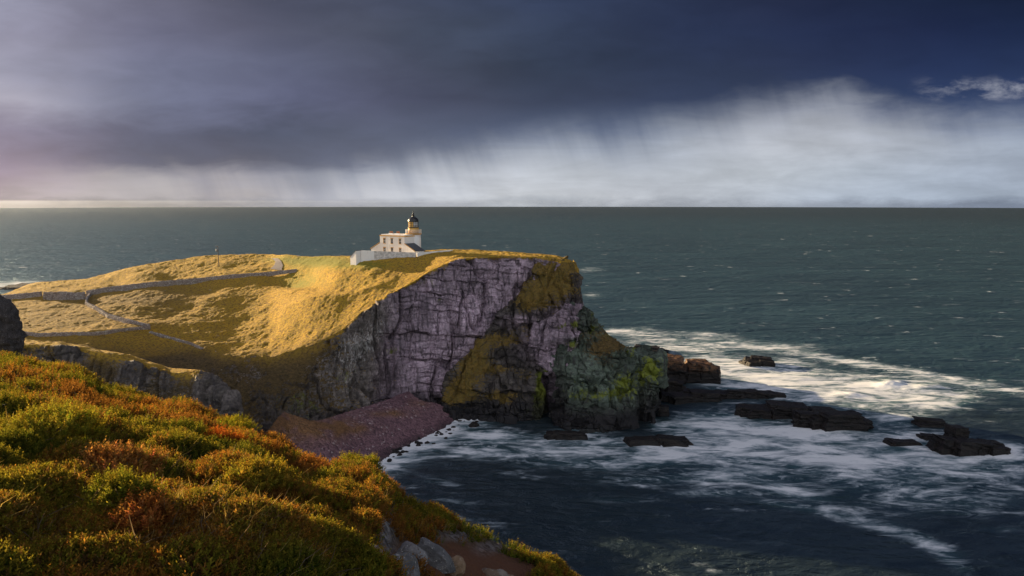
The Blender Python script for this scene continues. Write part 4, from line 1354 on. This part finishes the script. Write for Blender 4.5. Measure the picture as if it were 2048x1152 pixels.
def shoots(base, nrm, size, colr, rng, leaves=13, lean=0.5):
    """a feathery shoot of many small leaves at every base point, all in one mesh"""
    n = len(base)
    up = nrm * 0.6 + np.array([0.10, 0, 0.75]) + rng.normal(0, lean * 0.5, (n, 3))
    up /= np.linalg.norm(up, axis=1, keepdims=True)
    side = np.cross(up, rng.normal(size=(n, 3)))
    side /= np.linalg.norm(side, axis=1, keepdims=True)
    sid2 = np.cross(up, side)
    tipc = np.array([0.30, 0.175, 0.026]) * 0.55 + colr * 0.7 * np.array([1.15, 1.0, .8])  # gold tips put the glow of backlight into the leaf colour
    V_, K_ = [], []
    for k in range(leaves):
        t = (k + rng.uniform(0, 1, n)) / leaves
        a = 2.4 * k + rng.uniform(0, 1.2, n)
        out = side * np.cos(a)[:, None] + sid2 * np.sin(a)[:, None]
        b = base + up * (size * t)[:, None]
        ll = size * (0.42 - 0.26 * t)
        tip = b + (out * 0.8 + up * 0.65) * ll[:, None]
        wd = np.cross(out, up) * (ll * 0.22)[:, None]
        m = b + (out * 0.8 + up * 0.65) * (ll * 0.5)[:, None]
        V_.append(np.stack([b, m + wd, tip, m - wd], 1))
        kk = rng.uniform(0.75, 1.25, (n, 1, 1))
        ct = colr * (1 - 0.55 * t ** 2)[:, None] + tipc * (0.55 * t ** 2)[:, None]
        K_.append(np.broadcast_to(ct[:, None, :] * kk, (n, 4, 3)))
    Vv = np.stack(V_, 1).reshape(-1, 3)
    Kk = np.stack(K_, 1).reshape(-1, 3)
    return Vv, np.arange(len(Vv)).reshape(-1, 4), np.clip(Kk, 0, 0.8)


def species(p, cid, cid2, rng, px, py):
    """leaf colour by plant: each mound keeps to one kind, patches of kinds drift over the hill"""
    patch = fbm(p * 0.35, 3, seed=81) * 1.6
    t = np.clip(0.5 + 0.6 * patch + 0.65 * (cid - 0.5) + 0.7 * (cid2 - 0.5) + rng.normal(0, 0.12, len(p)), 0, 0.999)
    order = np.array([8, 2, 0, 1, 8, 2, 1, 6, 0, 3, 5, 0, 3, 6, 4, 5])
    idx = order[(t * len(order)).astype(int)]
    c = PAL[idx]
    return c * rng.uniform(0.7, 1.25, (len(p), 1))


rngf = np.random.default_rng(99)
gapn = fbm(pf * 2.3, 3, 0.6, seed=88) + 0.4 * (mound - 0.14) / 0.15
NS = 130000
# sample evenly over what can be seen, a little beyond the frame too
ii = rngf.integers(0, fx.shape[0] - 1, NS * 4)
jj = rngf.integers(20, int(np.searchsorted(vf3, 6.6)), NS * 4)
ok = (fx[ii, jj] > -260) & (fx[ii, jj] < 1260) & (rngf.uniform(0, 1, NS * 4) < veg[ii, jj] ** 1.5 * (0.25 + 0.75 * sstep(-0.35, 0.15, gapn[ii, jj])))
# denser where a grid cell covers more of the picture
ii, jj = ii[ok][:NS], jj[ok][:NS]
base = pf2[ii, jj] + rngf.normal(0, 0.02, (len(ii), 3)) * np.array([1, 1, 0.2])
top = np.clip(mound[ii, jj] / 0.3, 0, 1.2)
dist = base[:, 1]
size = rngf.uniform(0.07, 0.15, len(ii)) * (0.75 + 0.35 * top) * np.clip(0.48 + dist * 0.058, 0.68, 1.3)
colr = species(base, cida[ii, jj], cidb[ii, jj], rngf, fx[ii, jj], fy[ii, jj])
v, f, k = shoots(base, nf2[ii, jj], size, colr, rngf)
tag(make('heather', v, f, M_LEAF, cols={'col': k}, smooth=False), 'mixed green, gold and rust heather carpeting the near slope', 'heather', kind='stuff')


def blades(n, rng, h0, h1, wdt, colr, lean):
    """thin bent blades or twigs rooted over the slope"""
    i2 = rng.integers(0, fx.shape[0] - 1, n * 4)
    j2 = rng.integers(20, int(np.searchsorted(vf3, 6.4)), n * 4)
    keep = (fx[i2, j2] > -200) & (fx[i2, j2] < 1250) & (fbm(pf2[i2, j2] * 1.1, 3, seed=95) > 0.06) & (SOIL[i2, j2] < 0.4)
    i2, j2 = i2[keep][:n], j2[keep][:n]
    m_ = len(i2)
    b = pf2[i2, j2] + rng.normal(0, 0.03, (m_, 3)) * np.array([1, 1, 0])
    h = rng.uniform(h0, h1, m_)[:, None]
    dr_ = rng.normal(0, lean, (m_, 3)) + np.array([0.25, -0.05, 1.0])
    dr_ /= np.linalg.norm(dr_, axis=1, keepdims=True)
    bend = rng.normal(0, 0.25, (m_, 3)) + np.array([0.2, 0, -0.2])
    sd = np.cross(dr_, rng.normal(size=(m_, 3)))
    sd *= wdt / np.linalg.norm(sd, axis=1, keepdims=True)
    mid_ = b + dr_ * h * 0.55
    tip = b + dr_ * h + bend * h * 0.5
    V_ = np.stack([b - sd, b + sd, mid_ + sd * 0.8, mid_ - sd * 0.8, mid_ - sd * 0.8, mid_ + sd * 0.8, tip + sd * 0.15, tip - sd * 0.15], 1)
    K_ = np.broadcast_to((np.array(colr) * rng.uniform(0.6, 1.3, (m_, 1)))[:, None, :], (m_, 8, 3))
    return V_.reshape(-1, 3), np.arange(m_ * 8).reshape(-1, 4), K_.reshape(-1, 3)


rg = np.random.default_rng(123)
sets = [blades(3000, rg, 0.10, 0.24, 0.0024, (0.27, 0.20, 0.075), 0.4), blades(2000, rg, 0.10, 0.26, 0.0035, (0.13, 0.10, 0.075), 0.7)]
off = np.cumsum([0] + [len(a[0]) for a in sets])
tag(make('dry_grass', np.concatenate([a[0] for a in sets]), np.concatenate([a[1] + o for a, o in zip(sets, off)]), M_LEAF,
         cols={'col': np.concatenate([a[2] for a in sets])}, smooth=False), 'straw-coloured grass and bare twigs poking through the heather', 'grass', kind='stuff')


def fg_at(px, py):
    d2 = (fx - px) ** 2 + ((fy - py) * 1.0) ** 2
    d2 = np.where((Vf > 0.9) & (Vf < 6.0), d2, 1e9)
    i, j = np.unravel_index(np.argmin(d2), d2.shape)
    return pf2[i, j], nf2[i, j]


def shrub(px, py, r, h, colr, label, seed, n=900, name='heather_bush'):
    rng = np.random.default_rng(seed)
    c, _ = fg_at(px, py)
    root = empty(name, c)
    tag(root, label, 'shrub', 'bushes on the near slope')
    dr_ = rng.normal(size=(n, 3))
    dr_[:, 2] = np.abs(dr_[:, 2]) * 0.9 + 0.05
    dr_ /= np.linalg.norm(dr_, axis=1, keepdims=True)
    rad_ = np.cbrt(rng.uniform(0.25, 1, n))
    lump = 1 + 0.6 * fbm(dr_ * 2.2 + seed, 3, 0.6, seed=seed)
    b = dr_ * (rad_ * lump)[:, None] * np.array([r, r, h]) * 0.85
    cc = np.array(colr) * rng.uniform(0.5, 1.4, (n, 1)) * (1 + rng.normal(0, 0.12, (n, 3)))
    cc = np.clip(cc, 0.005, 0.6)
    v, f, k = shoots(b, dr_, rng.uniform(0.06, 0.12, n), cc, rng, 11, 0.4)
    make('foliage', v, f, M_LEAF, root, cols={'col': k}, smooth=False)
    # woody stems
    sv, sf = [], []
    for q in range(9):
        a = rng.uniform(0, 6.28)
        tip = np.array([math.cos(a) * r * .6, math.sin(a) * r * .6, h * .75])
        pts = [np.array([math.cos(a) * .03, math.sin(a) * .03, -0.08]), tip * 0.5 + rng.normal(0, .03, 3), tip]
        for m_ in range(3):
            rr = (0.012, 0.008, 0.003)[m_]
            for w_ in range(5):
                t = 2 * math.pi * w_ / 5
                sv.append(pts[m_] + np.array([math.cos(t) * rr, math.sin(t) * rr, 0]))
        o = q * 15
        for m_ in range(2):
            for w_ in range(5):
                sf.append([o + m_ * 5 + w_, o + m_ * 5 + (w_ + 1) % 5, o + m_ * 5 + 5 + (w_ + 1) % 5, o + m_ * 5 + 5 + w_])
    make('stems', np.array(sv), sf, M_WOOD, root, smooth=True)
    return root


shrub(235, 965, .36, .30, (0.30, 0.15, 0.05), 'pale orange-brown dead-topped bush in the middle of the near slope', 1, 1300)
shrub(432, 905, .42, .26, (0.27, 0.075, 0.016), 'reddest rust-coloured bush, on the upper near slope', 2, 1100)
shrub(95, 900, .52, .34, (0.17, 0.165, 0.022), 'large bright yellow-green bush at the left of the near slope', 3, 1500)
shrub(455, 870, .50, .26, (0.20, 0.20, 0.02), 'yellow-green bush on the skyline beside the reddest bush', 4, 1200)
shrub(250, 1060, .24, .22, (0.12, 0.13, 0.016), 'small vivid green moss cushion below the orange-brown bush', 5, 900)
shrub(715, 955, .45, .24, (0.15, 0.16, 0.016), 'olive bush at the corner where the slope meets the surf', 6, 1200)
shrub(615, 960, .40, .22, (0.26, 0.11, 0.03), 'russet bush left of the olive corner bush', 7, 1100)
shrub(690, 1140, .34, .22, (0.09, 0.105, 0.014), 'dark green mossy bush at the bottom edge left of the bare soil', 8, 1200)
shrub(290, 1090, .18, .16, (0.24, 0.09, 0.03), 'small rusty bush beside the vivid green cushion', 9, 600)
shrub(500, 985, .38, .24, (0.18, 0.15, 0.022), 'golden bush halfway down the near slope', 10, 1000)

# stones in the hollow
FS = [
    (818, 1128, (.13, .12, .17), (0.30, 0.29, 0.31), (0.2, 0.3, 0.2), 'rounded pale grey boulder standing in the hollow'),
    (868, 1112, (.26, .10, .12), (0.20, 0.20, 0.22), (0.2, 0.75, 0.1), 'long slanting grey slab leaning in the hollow'),
    (905, 1128, (.12, .10, .12), (0.34, 0.23, 0.15), (0.5, 0.2, 1.0), 'orange-tinged stone right of the slanting slab'),
    (806, 1150, (.13, .10, .09), (0.22, 0.22, 0.24), (0.3, 0.5, 0.4), 'grey stone at the bottom edge below the pale boulder'),
    (838, 1146, (.09, .08, .06), (0.30, 0.19, 0.12), (0.2, 0.0, 0.6), 'small brown stone between the pale boulder and the slab'),
    (979, 1140, (.10, .08, .07), (0.24, 0.17, 0.13), (0.1, 0.2, 0.3), 'brown stone leftmost of three on the bare soil'),
    (1000, 1146, (.085, .08, .07), (0.36, 0.31, 0.27), (0.3, 0.1, 0.8), 'pale stone in the middle of three on the bare soil'),
    (1021, 1147, (.09, .08, .06), (0.33, 0.24, 0.18), (0.0, 0.4, 0.2), 'tan stone rightmost of three on the bare soil'),
    (748, 1112, (.11, .07, .06), (0.33, 0.27, 0.32), (0.1, 0.7, 0.3), 'pinkish stone wedged at the left rim of the hollow'),
    (838, 1108, (.07, .05, .10), (0.36, 0.35, 0.37), (0.3, 0.5, 0.0), 'narrow white-topped stone behind the pale boulder'),
]
for i, (px, py, s, t, rot, lab) in enumerate(FS):
    c, _ = fg_at(px, py)
    tag(boulder('stone', c + np.array([0, 0, s[2] * 0.5]), tuple(1.2 * q for q in s), 500 + i, tuple(0.62 * q for q in t), rot, 20), lab, 'stone', 'stones in the hollow')

# dark crag at the left edge, beyond the brow
cg = P(-20, 660, 34)
v, f = faceted(640, (1.55, 1.8, 2.6), 46, 22, 0.0)
v = v + 0.24 * np.stack([fbm(v * 1.3 + k * 9, 5, 0.6, 650 + k) for k in range(3)], -1)
h_, e_, _ = blocky(v * 3, v[:, 0] * 3, 1.2, 2.0, 660)
v = v * (1 + 0.10 * h_ - 0.03 * e_)[:, None]
cr = make('crag', v, f, M_BOULDER, cols={'tint': np.tile((0.07, 0.06, 0.058), (len(v), 1))}, smooth=False)
cr.location = (cg[0], cg[1], cg[2] - 0.2)
tag(cr, 'dark rough crag jutting in at the left edge', 'rock')

# ------------------------------------------------------------------ haze
HAZE = 0.000009
m, g = new_mat("sea_haze")
vol = g.n('ShaderNodeVolumePrincipled', {'Color': (0.74, 0.84, 1.0, 1), 'Density': HAZE, 'Anisotropy': 0.8})
g.out(None, vol)
hv_, hf_ = boxes([(-9000, 9000, -9000, 9000, -40, 66)])
hz = make('haze', np.array(hv_, float), hf_, m, smooth=False)
tag(hz, 'thin bright sea haze', 'haze', kind='stuff')
